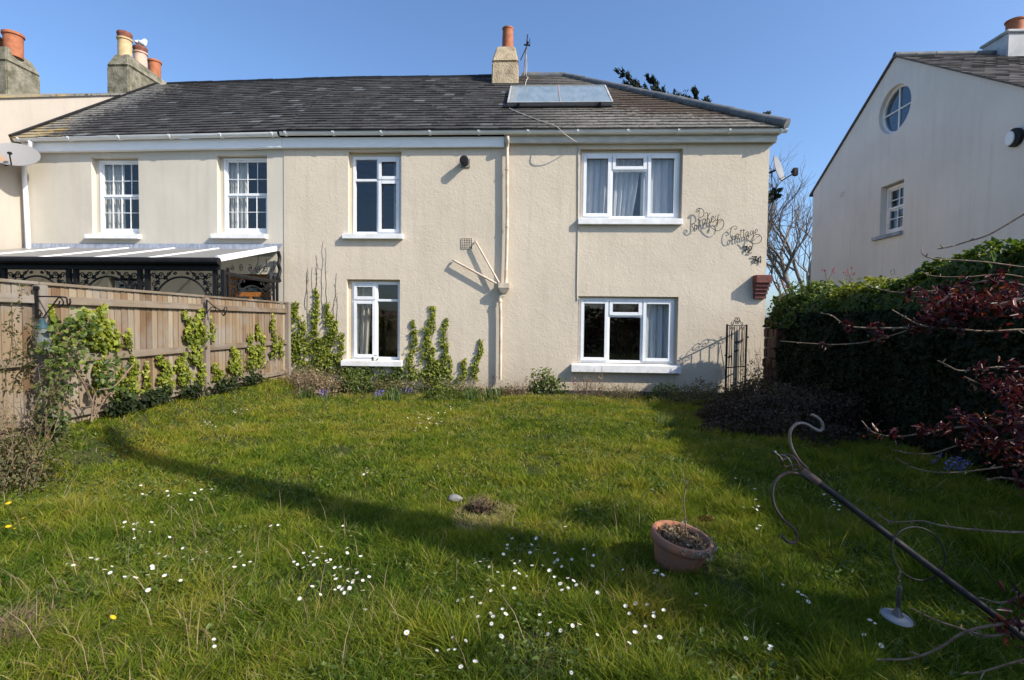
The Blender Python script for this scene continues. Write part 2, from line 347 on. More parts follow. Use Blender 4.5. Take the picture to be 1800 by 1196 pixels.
MT = dict(
    render=stucco('cream_rough_render', (.635, .545, .425), True),
    smooth=stucco('cream_smooth_render', (.57, .525, .44), False),
    neigh=stucco('cream_painted_wall', (.47, .415, .35), False),
    gable=stucco('pale_grey_painted_render', (.74, .69, .62), False),
    slate=slatemat('grey_slate', False), slatem=slatemat('mossy_slate', True),
    slateR=M('brown_weathered_slate', (.15, .13, .115), (.07, .062, .058), 6, .7, .3, .4, 40, scale=(.6, 3, 3)),
    ridge=M('dark_ridge_clay', (.09, .10, .115), (.16, .165, .16), 5, .7, .3, .3, 30),
    lead=M('lead_sheet', (.20, .22, .27), (.33, .36, .42), 6, .6, .4, .2, 20, scale=(3, 1, 1)),
    upvc=M('white_plastic', (.82, .83, .84), (.74, .75, .76), 3, .35, .45, 0),
    sill=M('white_painted_sill', (.84, .84, .83), (.70, .69, .66), 5, .55, .3, .1, 30),
    fascia=M('white_fascia_board', (.86, .86, .85), (.80, .80, .79), 4, .5, .3, 0, scale=(1, 1, 4)),
    fasciab=M('beige_fascia_board', (.60, .56, .48), (.46, .43, .38), 4, .6, .3, 0, scale=(1, 1, 5)),
    gutter=M('white_gutter_plastic', (.84, .84, .83), (.76, .755, .73), 3, .4, .4, 0),
    creampipe=M('cream_painted_pipe', (.66, .57, .45), (.50, .40, .30), 7, .5, .3, .1, 30),
    plinth=M('black_bitumen_plinth', (.022, .024, .03), (.06, .06, .07), 5, .6, .4, .2, 30),
    inside=M('dim_room_wall', (.14, .13, .12), (.10, .09, .085), 2, .9, .1),
    roomfloor=M('dark_room_floor', (.07, .05, .04), (.05, .04, .03), 2, .8, .1),
    glass=glassmat('window_glass'), glassb=glassmat('window_glass_bluish', (.7, .8, .9), 1.4),
    net=curtainmat('white_net_curtain', (.82, .83, .84), .4), blue=curtainmat('pale_blue_curtain', (.68, .74, .78), .3), creamc=curtainmat('cream_curtain', (.76, .73, .66), .35),
    terrap=M('weathered_terracotta', (.40, .165, .085), (.27, .145, .10), 7, .85, .15, .3, 40, lo=.3, hi=.6),
    terra=M('terracotta_pot', (.42, .155, .075), (.30, .105, .055), 8, .75, .2, .2, 40),
    buff=M('buff_clay_pot', (.60, .44, .24), (.46, .33, .18), 6, .75, .2, .2, 40),
    pink=M('pale_pink_clay_pot', (.62, .45, .35), (.50, .34, .26), 6, .75, .2, .2, 40),
    red=M('weathered_red_clay', (.25, .085, .055), (.12, .06, .05), 14, .8, .2, .3, 40),
    greystk=M('lichened_grey_render', (.27, .245, .185), (.11, .105, .07), 5, .95, .1, .7, 22, bd=.03),
    creamstk=M('stained_cream_render', (.50, .40, .265), (.24, .19, .125), 5, .95, .1, .7, 24, bd=.03, lo=.45, hi=.75),
    whitestk=M('white_grey_painted_stack', (.58, .57, .56), (.42, .42, .41), 3, .9, .1, .3, 30),
    iron=M('black_painted_iron', (.009, .009, .010), (.016, .015, .015), 12, .6, .22, .1, 60),
    ironb=M('rusty_black_iron', (.045, .04, .038), (.16, .075, .04), 9, .55, .5, .3, 60, lo=.5, hi=.8),
    greyiron=M('worn_grey_steel', (.17, .16, .15), (.13, .075, .05), 9, .5, .4, .2, 60, metal=.3, lo=.45, hi=.8),
    bldk=M('dark_grey_pole_paint', (.012, .012, .014), (.035, .03, .028), 8, .55, .2, .15, 50),
    rust=M('brown_rust', (.17, .14, .12), (.12, .055, .035), 14, .7, .3, .4, 60, lo=.42, hi=.62),
    
    whitebar=M('white_aluminium_bar', (.86, .86, .85), (.78, .78, .78), 3, .35, .5),
    orange=M('orange_varnished_wood', (.42, .17, .045), (.30, .11, .03), 3, .5, .3, scale=(8, 8, 1)),
    brick=M('dark_red_brick', (.20, .075, .06), (.13, .055, .05), 9, .85, .2, .5, 40),
    stone=M('brown_rubble_stone', (.17, .095, .065), (.085, .05, .038), 4, .95, .1, 1.0, 9, bd=.06),
    dishgrey=M('grey_dish_enamel', (.30, .30, .31), (.24, .24, .25), 3, .45, .4),
    black=M('black_plastic', (.010, .010, .011), (.016, .016, .016), 5, .55, .25),
    greyplate=M('grey_plastic_plate', (.30, .27, .25), (.25, .23, .21), 8, .6, .3),
    cable=M('cream_cable', (.55, .50, .43), (.42, .37, .31), 8, .6, .3),
    board=woodmat('fence_board_wood', [(0, (.125, .072, .038)), (.3, (.205, .137, .082)), (.6, (.265, .195, .125)), (1, (.335, .275, .20))], (30, 30, 2.2)),
    rail=woodmat('fence_rail_wood', [(0, (.150, .108, .072)), (1, (.205, .160, .115))], (30, 2.0, 30)),
    post=woodmat('fence_post_wood', [(0, (.165, .130, .100)), (1, (.225, .185, .150))], (28, 28, 1.8)),
    palebark=M('pale_grey_bark', (.25, .21, .175), (.15, .125, .10), 8, .95, .1, .5, 20),
    bark=M('grey_brown_bark', (.13, .10, .075), (.06, .045, .035), 8, .95, .1, .8, 20, scale=(1, 1, .3), bd=.03),
    twig=M('pale_dry_twig', (.27, .20, .13), (.15, .10, .065), 12, .8, .2, .3, 60),
    branch=M('buff_branch', (.25, .185, .125), (.12, .075, .05), 22, .75, .25, .3, 60),
    soil=M('dry_brown_soil', (.085, .06, .042), (.045, .033, .024), 7, .95, .1, 1.0, 20, bd=.03),
    potsoil=M('dead_compost', (.16, .10, .07), (.08, .055, .042), 30, .95, .1, 1.0, 50, bd=.02),
    stonew=M('pale_stone', (.25, .24, .225), (.15, .145, .13), 12, .9, .2, .5, 30),
    whitebird=M('white_feathers', (.82, .82, .82), (.72, .72, .72), 8, .8, .2),
    greybird=M('grey_feathers', (.40, .42, .45), (.34, .36, .38), 8, .8, .2),
    feedgreen=M('dark_teal_plastic', (.018, .05, .062), (.028, .068, .08), 5, .6, .25),
    feedmesh=M('grey_wire_mesh', (.17, .19, .18), (.11, .125, .12), 60, .6, .4, .6, 120, metal=.2),
    disc=M('pale_grey_plastic_disc', (.20, .225, .25), (.16, .18, .20), 6, .5, .4),
    spring=M('dark_spring_steel', (.06, .06, .065), (.10, .10, .10), 20, .4, .5, metal=.5),
)
def sheetmat():
    m, nt, p, out = newmat('translucent_roof_sheet'); f = noise(nt, pos(nt, (1, 3, 1)), 3, 5)
    nt.links.new(ramp(nt, f, [(.35, (.36, .35, .33)), (.65, (.29, .285, .275))]), p.inputs['Base Color']); p.inputs['Roughness'].default_value = .4
    t = nt.nodes.new('ShaderNodeBsdfTransparent'); t.inputs[0].default_value = (.93, .92, .88, 1); mx = nt.nodes.new('ShaderNodeMixShader'); mx.inputs[0].default_value = .42
    nt.links.new(p.outputs[0], mx.inputs[1]); nt.links.new(t.outputs[0], mx.inputs[2]); nt.links.new(mx.outputs[0], out.inputs[0]); return m
MT['poly'] = sheetmat()
GREEN = dict(
    ivy=leafmat('wall_ivy_leaf', [(0, (.05, .075, .010)), (.35, (.14, .17, .018)), (.7, (.26, .285, .028)), (1, (.36, .37, .06))], .45),
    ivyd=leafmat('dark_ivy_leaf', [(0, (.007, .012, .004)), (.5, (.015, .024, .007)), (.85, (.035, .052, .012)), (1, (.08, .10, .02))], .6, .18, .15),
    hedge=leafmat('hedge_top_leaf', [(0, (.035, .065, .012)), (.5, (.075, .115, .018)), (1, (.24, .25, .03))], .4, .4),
    bramble=leafmat('bramble_leaf', [(0, (.026, .045, .010)), (.5, (.075, .115, .018)), (1, (.185, .22, .035))], .45),
    olive=leafmat('olive_small_leaf', [(0, (.055, .060, .022)), (.5, (.11, .105, .038)), (.85, (.17, .145, .055)), (1, (.26, .15, .06))], .6),
    strap=leafmat('strap_leaf', [(0, (.045, .085, .025)), (1, (.12, .18, .05))], .4),
    heath=leafmat('brown_heather_leaf', [(0, (.030, .020, .014)), (.5, (.062, .038, .024)), (.8, (.10, .062, .034)), (1, (.085, .085, .025))], .8, .15),
    dry=leafmat('dry_brown_stalk', [(0, (.13, .085, .05)), (.6, (.24, .165, .10)), (1, (.34, .26, .16))], .8, .2),
    redl=leafmat('dark_red_leaf', [(0, (.022, .005, .010)), (.5, (.065, .009, .016)), (.85, (.13, .018, .020)), (1, (.15, .05, .02))], .4, .3, .35, 1.3),
    conifer=leafmat('dark_conifer_spray', [(0, (.007, .013, .008)), (.6, (.014, .024, .012)), (1, (.03, .042, .018))], .7, .15),
    grass=leafmat('grass_blade', [(0, (.040, .082, .010)), (.25, (.102, .158, .017)), (.5, (.178, .222, .021)), (.75, (.265, .258, .029)), (.9, (.31, .245, .055)), (1, (.44, .37, .21))], .65, .40, .08),
    weed=leafmat('broad_weed_leaf', [(0, (.05, .085, .016)), (1, (.15, .20, .045))], .5),
    petal=leafmat('white_petal', [(0, (.82, .82, .80)), (1, (.86, .85, .83))], .6, .25, .2, 1.0),
    yellow=leafmat('yellow_petal', [(0, (.75, .47, .015)), (1, (.80, .55, .03))], .6, .2, .2, 1.0),
    blue=leafmat('violet_blue_petal', [(0, (.17, .15, .50)), (1, (.32, .29, .68))], .6, .3, .2, 1.0),
    pinkf=leafmat('dark_pink_flower', [(0, (.28, .035, .09)), (1, (.42, .09, .16))], .6, .3, .2, 1.0),
    crust=leafmat('orange_dry_flower', [(0, (.30, .15, .03)), (1, (.40, .23, .05))], .8, .2, .2, 1.0),
)

# ------------------------------------------------------------------ foliage makers (numpy)
RNG = np.random.default_rng(7)
def unit(a): return a/np.maximum(np.linalg.norm(a, axis=1), 1e-9)[:, None]
def leaf_arrays(P, Nrm, size, asp=.75, var=.45, up=None, fold=.18, rng=RNG):
    """each leaf: two folded quads"""
    n = len(P); Nrm = unit(Nrm)
    d = rng.normal(size=(n, 3))
    if up is not None: d = d*.6 + np.asarray(up)
    t = d - Nrm*np.sum(d*Nrm, 1)[:, None]; t = unit(t); b = np.cross(Nrm, t)
    s = (size*(1-var + 2*var*rng.random(n)))[:, None] if np.isscalar(size) else (size*(1-var + 2*var*rng.random(n)))[:, None]
    h = s*fold; w = s*asp*.5
    V = np.stack([P - t*s*.35, P - t*s*.1 + b*w + Nrm*h, P - t*s*.1 - b*w + Nrm*h,
                  P + t*s*.3 + b*w*.7 + Nrm*h*.8, P + t*s*.3 - b*w*.7 + Nrm*h*.8, P + t*s*.65 - Nrm*h*.3], 1).reshape(-1, 3)
    i = np.arange(n)[:, None]*6
    Fa = np.concatenate([i + np.array([[0, 1, 3, 5]]), i + np.array([[0, 5, 4, 2]])], 1).reshape(-1, 4)
    return V, Fa
def leaves(name, P, Nrm, size, mat, parent=None, rnd=None, **kw):
    V, Fa = leaf_arrays(P, Nrm, size, **kw)
    r = RNG.random(len(P)) if rnd is None else np.clip(rnd, 0, 1)
    return npmesh(name, V, Fa, mat, parent, rnd=np.repeat(r, 2))
def blade_arrays(P, h, w, lean, rng=RNG, ang=None):
    """grass blades, three triangles each; P bases, h heights, w widths, lean sideways reach"""
    n = len(P); a = rng.random(n)*2*math.pi if ang is None else ang; d = np.stack([np.cos(a), np.sin(a), np.zeros(n)], 1)
    f = rng.random(n)*math.pi; sd = np.stack([np.cos(f), np.sin(f), np.zeros(n)], 1)*(w/2)[:, None]
    z = np.zeros((n, 3)); z[:, 2] = 1
    m = P + d*(lean*.35)[:, None] + z*(h*.55)[:, None]; t = P + d*lean[:, None] + z*(h)[:, None]
    V = np.stack([P-sd, P+sd, m-sd*.8, m+sd*.8, t], 1).reshape(-1, 3)
    i = np.arange(n)[:, None]*5
    return V, np.concatenate([i+np.array([[0, 1, 3]]), i+np.array([[0, 3, 2]]), i+np.array([[2, 3, 4]])], 1).reshape(-1, 3)
def blades(name, P, h, w, lean, mat, parent=None, rnd=None, **kw):
    V, Fa = blade_arrays(P, h, w, lean, **kw); r = RNG.random(len(P)) if rnd is None else np.clip(rnd, 0, 1)
    return npmesh(name, V, Fa, mat, parent, rnd=np.repeat(r, 3), **({} if parent is not None else {}))
def twig_mesh(name, lines, mat, parent=None, n=4):
    mb = MB()
    for pts, r in lines: mb.tube(pts, r, n, caps=False)
    return mb.build(name, mat, parent, smooth=True, recalc=False)
def crooked(p, q, k=6, amp=.06, rnd=random):
    p = np.array(p, float); q = np.array(q, float); L = np.linalg.norm(q-p); out = []
    for i in range(k+1):
        t = i/k; e = math.sin(math.pi*t)*.7 + (.3 if 0 < i < k else 0)
        out.append(p*(1-t)+q*t + np.array([rnd.uniform(-1, 1) for _ in range(3)])*amp*L*e)
    return out

# ------------------------------------------------------------------ setting: ground and lawn soil
def ground_sheet():
    xs = np.concatenate([[-1500, -300, -80, -25], np.linspace(-7, 7, 113), [25, 80, 300, 1500]])
    ys = np.concatenate([[-1500, -300, -60, -12], np.linspace(-3, 11, 113), [25, 80, 300, 1500]])
    X, Y = np.meshgrid(xs, ys); ins = (abs(X) <= 7) & (Y >= -3) & (Y <= 11)
    Z = np.where(ins, gh(X, Y), -.05)-.005
    V = np.stack([X, Y, Z], -1).reshape(-1, 3); nx = len(xs); ny = len(ys)
    i, j = np.meshgrid(np.arange(nx-1), np.arange(ny-1)); a = (j*nx+i).reshape(-1)
    m, nt, p, out = newmat('lawn_earth'); v = pos(nt)
    n1 = noise(nt, v, 3.5, 6); n2 = noise(nt, v, 30, 4)
    c = ramp(nt, n1, [(.3, (.026, .038, .010)), (.55, (.045, .054, .015)), (.75, (.075, .065, .030))])
    c = mix(nt, c, (.05, .04, .025), ramp(nt, n2, [(.5, (0, 0, 0)), (.7, (1, 1, 1))]))
    nt.links.new(c, p.inputs['Base Color']); p.inputs['Roughness'].default_value = .95; p.inputs['Specular IOR Level'].default_value = .1
    bump(nt, p, n2, .8, .03)
    tag(npmesh('ground', V, np.stack([a, a+1, a+nx+1, a+nx], 1), m, smooth=True), kind='structure')
ground_sheet()

# ------------------------------------------------------------------ facade frame: u = x, v = z, w = out of the wall towards the garden
YF = 10.6
def FB(dw=0): return MB((0, YF-dw, 0), (1, 0, 0), (0, 0, 1), (0, -1, 0))
def fpx(px, py):
    p = at(px, py, y=YF); return p[0], p[2]
def wall_panel(mb, u0, u1, v0, v1, holes, th, w=0):
    """wall slab in local u,v with rectangular holes, thickness th backwards"""
    us = sorted(set([u0, u1] + [h[0] for h in holes] + [h[1] for h in holes])); vs = sorted(set([v0, v1] + [h[2] for h in holes] + [h[3] for h in holes]))
    def hole(i, j):
        cu = (us[i]+us[i+1])/2; cv = (vs[j]+vs[j+1])/2
        return any(h[0] < cu < h[1] and h[2] < cv < h[3] for h in holes)
    for i in range(len(us)-1):
        for j in range(len(vs)-1):
            if hole(i, j): continue
            a, b, c, d = us[i], us[i+1], vs[j], vs[j+1]
            mb.add([(a, c, w), (b, c, w), (b, d, w), (a, d, w)], [(0, 1, 2, 3)])
            mb.add([(a, c, w-th), (b, c, w-th), (b, d, w-th), (a, d, w-th)], [(3, 2, 1, 0)])
    for (a, b, c, d) in holes + [(u0, u1, v0, v1)]:
        for (p, q) in (((a, c), (b, c)), ((b, c), (b, d)), ((b, d), (a, d)), ((a, d), (a, c))):
            mb.add([(p[0], p[1], w), (q[0], q[1], w), (q[0], q[1], w-th), (p[0], p[1], w-th)], [(0, 1, 2, 3)])
def ring(mb, a, b, c, d, t, w0, w1, tb=None):
    tb = tb or t
    mb.box(a, a+t, c, d, w0, w1); mb.box(b-t, b, c, d, w0, w1)
    mb.box(a+t, b-t, c, c+tb, w0, w1); mb.box(a+t, b-t, d-t, d, w0, w1)

def curtain(parent, basis, a, b, c, d, w, mat, folds=9, seed=1, taper=0):
    """hanging cloth with folds; taper pulls the lower inner corner aside"""
    rn = np.random.default_rng(seed); nu, nv = 70, 10
    u = np.linspace(0, 1, nu); v = np.linspace(0, 1, nv); U, Vv = np.meshgrid(u, v)
    ph = rn.random()*6; fold = .028*np.sin(U*folds*2*math.pi+ph+.5*np.sin(U*7+ph)) + .012*np.sin(U*folds*4.3*math.pi+2*ph)
    uu = a + (b-a)*(U*(1-taper*(1-Vv))); vv = c + (d-c)*Vv; ww = w + fold*(.6+.4*(1-Vv))
    P = basis.O + uu[..., None]*basis.U + vv[..., None]*basis.V + ww[..., None]*basis.W
    i, j = np.meshgrid(np.arange(nu-1), np.arange(nv-1)); k = (j*nu+i).reshape(-1)
    return npmesh('curtain', P.reshape(-1, 3), np.stack([k, k+1, k+nu+1, k+nu], 1), mat, parent, smooth=True)

def surround(win, basis, opening, rect, w, mat):
    m = MB(basis.O, basis.U, basis.V, basis.W); a, b, c, d = opening; e, f, g, h = rect; w0, w1 = w-.09, w-.012
    if e-a > .004: m.box(a-.01, e-.001, c-.01, d+.01, w0, w1)
    if b-f > .004: m.box(f+.001, b+.01, c-.01, d+.01, w0, w1)
    if d-h > .004: m.box(e, f, h+.001, d+.01, w0, w1)
    if g-c > .004: m.box(e, f, c-.01, g-.001, w0, w1)
    return m.build('surround', MT[mat], win)
def casement_window(parent, basis, rect, w, cols, lights, sill, sillout=.09, mat='upvc', glass='glass', label=None, sh=.11):
    """rect frame (u0,u1,v0,v1); cols: inner mullion positions 0..1; lights: list per column of (kind,[split 0..1])"""
    a, b, c, d = rect; O, U, V, Wd = basis.O, basis.U, basis.V, basis.W
    nb = lambda: MB(O, U, V, Wd)
    fr = nb(); t = .055; ring(fr, a, b, c, d, t, w-.07, w)
    edges = [a+t] + [a+(b-a)*x for x in cols] + [b-t]
    mw = .05
    sashes = []; panes = []
    for k, (spec, split) in enumerate(lights):
        l = edges[k] + (mw/2 if k > 0 else 0); r = edges[k+1] - (mw/2 if k < len(lights)-1 else 0)
        if k > 0: fr.box(edges[k]-mw/2, edges[k]+mw/2, c+t, d-t, w-.07, w)
        if split is None: cells = [(l, r, c+t, d-t)]
        else:
            y = d-(d-c)*split; fr.box(l, r, y-mw/2, y+mw/2, w-.07, w)
            cells = [(l, r, y+mw/2, d-t), (l, r, c+t, y-mw/2)]
        for cell, kind in zip(cells, spec):
            l2, r2, c2, d2 = cell
            if kind == 'o': sashes.append((l2-.012, r2+.012, c2-.012, d2+.012)); panes.append((l2+.052, r2-.052, c2+.052, d2-.052))
            else: panes.append((l2, r2, c2, d2))
    win = fr.build('window', MT[mat], parent, bevel=.004)
    if label: win['label'] = label
    for (l, r, c2, d2) in sashes:
        s = nb(); ring(s, l, r, c2, d2, .066, w+.001, w+.022); s.build('casement', MT[mat], win, bevel=.005)
    for (l, r, c2, d2) in panes:
        nb().box(l-.004, r+.004, c2-.004, d2+.004, w-.04, w-.034).build('pane', MT[glass], win)
    if sill:
        s0, s1, sz = sill
        sb = nb(); sb.hexa([(s0, sz-sh, -.10), (s1, sz-sh, -.10), (s1, sz-sh, sillout), (s0, sz-sh, sillout), (s0, sz+.012, -.10), (s1, sz+.012, -.10), (s1, sz-.006, sillout), (s0, sz-.006, sillout)])
        sb.build('sill', MT['sill'], win, bevel=.008)
    return win

def sash_window(parent, basis, rect, w, sill, nx=4, ny=2, bar=.012, t=.035, mat='upvc', label=None, sillmat='sill', sillout=.09, sh=.10, mid=.55, glass='glass'):
    a, b, c, d = rect; nb = lambda: MB(basis.O, basis.U, basis.V, basis.W)
    fr = nb(); ring(fr, a, b, c, d, t, w-.09, w); win = fr.build('window', MT[mat], parent, bevel=.003)
    if label: win['label'] = label
    y = c+(d-c)*mid
    for (l, r, c2, d2, ww) in ((a+t-.005, b-t+.005, y-.045, d-t, w-.03), (a+t-.005, b-t+.005, c+t, y+.045, w-.001)):
        s = nb(); k = .036 if ww < w-.01 else .05; ring(s, l, r, c2, d2, k, ww-.04, ww-.002)
        iw = (r-l-2*k)/nx; ih = (d2-c2-2*k)/ny
        for i in range(1, nx): s.box(l+k+i*iw-bar/2, l+k+i*iw+bar/2, c2+k, d2-k, ww-.026, ww-.008)
        xs = [l+k] + [l+k+i*iw for i in range(1, nx)] + [r-k]
        for j in range(1, ny):
            for i in range(nx): s.box(xs[i]+(bar/2 if i else 0), xs[i+1]-(bar/2 if i < nx-1 else 0), c2+k+j*ih-bar/2, c2+k+j*ih+bar/2, ww-.026, ww-.008)
        s.build('sash', MT[mat], win)
        nb().box(l+k-.003, r-k+.003, c2+k-.003, d2-k+.003, ww-.036, ww-.030).build('pane', MT[glass], win)
    if sill:
        s0, s1, sz = sill
        nb().hexa([(s0, sz-sh, -.10), (s1, sz-sh, -.10), (s1, sz-sh, sillout), (s0, sz-sh, sillout), (s0, sz+.01, -.10), (s1, sz+.01, -.10), (s1, sz-.006, sillout), (s0, sz-.006, sillout)]).build('sill', MT[sillmat], win, bevel=.006)
    return win

def fb_rect(l, t, r, b):
    """pixel rectangle on the facade -> (u0,u1,v0,v1)"""
    x0 = (fpx(l, t)[0]+fpx(l, b)[0])/2; x1 = (fpx(r, t)[0]+fpx(r, b)[0])/2
    z0 = (fpx(l, b)[1]+fpx(r, b)[1])/2; z1 = (fpx(l, t)[1]+fpx(r, t)[1])/2
    return (x0, x1, z0, z1)

# ------------------------------------------------------------------ roofs: eaves line, slope direction, slates
EY, EZ, RY, RZ = 10.36, 5.33, 14.5, 8.31
VL = math.hypot(RY-EY, RZ-EZ); VD = np.array([0, (RY-EY)/VL, (RZ-EZ)/VL]); ND = np.array([0, -VD[2], VD[1]])
def clip_poly(poly, clip):
    out = poly
    for i in range(len(clip)):
        ax, ay = clip[i]; bx, by = clip[(i+1) % len(clip)]; inp = out; out = []
        if not inp: break
        f = lambda p: (bx-ax)*(p[1]-ay)-(by-ay)*(p[0]-ax)
        for k in range(len(inp)):
            p, q = inp[k], inp[(k+1) % len(inp)]; fp, fq = f(p), f(q)
            if fp >= 0: out.append(p)
            if (fp > 0 > fq) or (fp < 0 < fq):
                t = fp/(fp-fq); out.append((p[0]+(q[0]-p[0])*t, p[1]+(q[1]-p[1])*t))
    return out
def slates(name, O, Ud, Vd, Nd, clip, mat, parent, w=.255, e=.205, deck=None, seed=5):
    rn = random.Random(seed); O, Ud, Vd, Nd = [np.array(a, float) for a in (O, Ud, Vd, Nd)]
    V = []; F = []; R = []
    u0 = min(p[0] for p in clip); u1 = max(p[0] for p in clip); v1 = max(p[1] for p in clip)
    for j in range(-1, int(v1/e)+1):
        off = (j % 2)*w/2 + rn.uniform(-.01, .01); vv = j*e + .0
        for i in range(int((u0-off)/w)-2, int((u1-off)/w)+2):
            a = off+i*w; g = rn.uniform(.001, .004); lo = vv+rn.uniform(-.007, .007)
            pl = clip_poly([(a+g, lo), (a+w-g, lo+rn.uniform(-.003, .003)), (a+w-g, vv+e), (a+g, vv+e)], clip)
            if len(pl) < 3: continue
            lift = .016 + rn.uniform(-.004, .007); n0 = len(V); r = min(1, max(0, rn.gauss(.45, .24)))
            for (u, v) in pl: V.append(O+u*Ud+v*Vd+Nd*(lift*(1-(v-lo)/e)+.004))
            for (u, v) in pl: V.append(O+u*Ud+v*Vd+Nd*(-.012))
            k = len(pl); F.append(list(range(n0, n0+k))); R.append(r)
            for q in range(k): F.append([n0+q, n0+k+q, n0+k+(q+1) % k, n0+(q+1) % k]); R.append(r)
    if deck:
        for poly in deck:
            n0 = len(V); V += [np.array(p, float) for p in poly]; F.append(list(range(n0, n0+len(poly)))); R.append(.3)
    off = np.array(wloc(parent)); me = bpy.data.meshes.new(name); me.from_pydata([tuple(v-off) for v in V], [], F)
    at_ = me.attributes.new('rnd', 'FLOAT', 'FACE'); at_.data.foreach_set('value', np.array(R, np.float32))
    return link(name, me, mat, parent)
def ridge_run(mb, p, q, r=.115, step=.42, seed=1):
    """half round ridge tiles along a line, each a little out of line"""
    rn = random.Random(seed); p = np.array(p, float); q = np.array(q, float); L = np.linalg.norm(q-p); n = max(1, int(L/step)); t = (q-p)/L
    for i in range(n):
        a = p+t*(L*i/n); b = p+t*(L*(i+1)/n-.012); j = np.array([0, rn.uniform(-.008, .008), rn.uniform(-.007, .007)])
        mb.tube([a+j, b+j], [r*rn.uniform(.97, 1.0), r*rn.uniform(1.0, 1.06)], 14)
def gutter_run(parent, p, q, r=.058, mat='gutter', bracket=.95, seed=1):
    """half round gutter with its front lip, brackets as own parts"""
    p = np.array(p, float); q = np.array(q, float); t = (q-p)/np.linalg.norm(q-p); L = np.linalg.norm(q-p)
    o = np.cross(t, [0, 0, 1]); o /= np.linalg.norm(o); up = np.array([0, 0, 1.0]); n = 9
    def prof(rr): return [(math.cos(math.pi+math.pi*k/n)*rr, math.sin(math.pi+math.pi*k/n)*rr) for k in range(n+1)]
    def shell(mb, a, b, r1, r0):
        pr = prof(r1) + prof(r0)[::-1]; vs = [a+o*x+up*z for x, z in pr] + [b+o*x+up*z for x, z in pr]; k = len(pr)
        mb.add(vs, [(i, (i+1) % k, (i+1) % k+k, i+k) for i in range(k)] + [tuple(range(k))[::-1], tuple(range(k, 2*k))])
    g = MB(); shell(g, p, q, r, r-.005); gt = g.build('gutter', MT[mat], parent, smooth=True)
    m = int(L/bracket)
    for i in range(m+1):
        c = p+t*(.12+(L-.24)*i/max(1, m)); b = MB(); shell(b, c-t*.02, c+t*.02, r+.012, r-.0055); b.build('gutter_bracket', MT[mat], gt)
    return gt

# ------------------------------------------------------------------ the cottage
XP = -5.28                                   # party line between the terrace house and the cottage
cot = thing('cottage', 'cream rough rendered cottage with four white casement windows under a hipped slate roof', 'house', (-.3, YF, 0))
R_UM = fb_rect(611.8, 266.5, 705.4, 411.8); R_LM = fb_rect(609.6, 491.5, 702.8, 633.6)
R_UR = fb_rect(1019.5, 261.5, 1199.5, 385.2); R_LR = fb_rect(1015.5, 521.5, 1191.5, 641.5)
XC = 4.66
w_ = FB(); wall_panel(w_, XP, XC, -.3, 5.2, [R_UM, R_LM, R_UR, R_LR], .28)
w_.box(XC-.28, XC, -.3, 5.2, -8.2, -.281); w_.box(XP, XC-.281, -.3, 5.2, -8.2, -7.92)
w_.build('wall', MT['render'], cot)
i_ = FB(); i_.box(XP+.01, XC-.29, 2.55, 2.72, -5, -.29); i_.box(XP+.01, XC-.29, -.2, -.05, -5, -.29); i_.box(XP+.01, XC-.29, 5.1, 5.19, -7.9, -.29)
i_.box(XP+.01, XC-.29, -.04, 5.09, -5.2, -5.01); i_.box(-.7, -.6, -.04, 2.54, -5, -.29); i_.box(-.7, -.6, 2.73, 5.09, -5, -.29); i_.box(XP+.01, XP+.1, -.04, 5.09, -5, -.29)
i_.build('interior_wall', MT['inside'], cot)
FB().box(XP+.3, XC+.012, -.3, .075, -.2, .02).build('plinth', MT['plinth'], cot)
fpxw = lambda px, py, dw: at(px, py, y=YF-dw)
f_ = FB(); f_.box(XP+.005, -.66, 5.03, 5.235, .0, .085); f_.build('fascia', MT['fascia'], cot, bevel=.004)
f_ = FB(); f_.box(-.655, XC+.10, 5.10, 5.235, .0, .10); f_.box(-.655, XC+.14, 5.235, 5.262, .0, .15); f_.box(XC, XC+.1, 5.10, 5.235, -8, -.001); f_.build('fascia', MT['fasciab'], cot, bevel=.004)
gutter_run(cot, (XP+.02, YF-.168, 5.312), (XC+.24, YF-.168, 5.312), .066)
# windows
win = casement_window(cot, FB(), (fpx(617.5, 300)[0], R_UM[1]-.02, R_UM[2]+.01, R_UM[3]-.08), -.10, [.515], [('ff', .30), ('oo', .30)], (R_UM[0]-.10, R_UM[1]+.05, R_UM[2]))
surround(win, FB(), R_UM, (fpx(617.5, 300)[0], R_UM[1]-.02, R_UM[2]+.01, R_UM[3]-.08), -.10, 'render')
curtain(win, FB(), R_UM[1]-.24, R_UM[1]-.03, R_UM[2], R_UM[3], -.34, MT['creamc'], 3, 3)
win = casement_window(cot, FB(), (fpx(616, 550)[0], R_LM[1]-.015, R_LM[2]+.01, R_LM[3]-.045), -.10, [.505], [('oo', .235), ('ff', .235)], (R_LM[0]-.09, R_LM[1]+.07, R_LM[2]), sillout=.12, sh=.12)
surround(win, FB(), R_LM, (fpx(616, 550)[0], R_LM[1]-.015, R_LM[2]+.01, R_LM[3]-.045), -.10, 'render')
curtain(win, FB(), R_LM[0]+.05, R_LM[0]+.42, R_LM[2], R_LM[3], -.36, MT['creamc'], 3, 5, .25)
win = casement_window(cot, FB(), (R_UR[0]+.03, R_UR[1]-.04, R_UR[2]+.02, R_UR[3]-.065), -.09, [.312, .672], [('o', None), ('of', .26), ('o', None)], (R_UR[0]-.035, R_UR[1]+.005, R_UR[2]), sh=.125)
surround(win, FB(), R_UR, (R_UR[0]+.03, R_UR[1]-.04, R_UR[2]+.02, R_UR[3]-.065), -.09, 'render')
a, b = R_UR[0], R_UR[1]
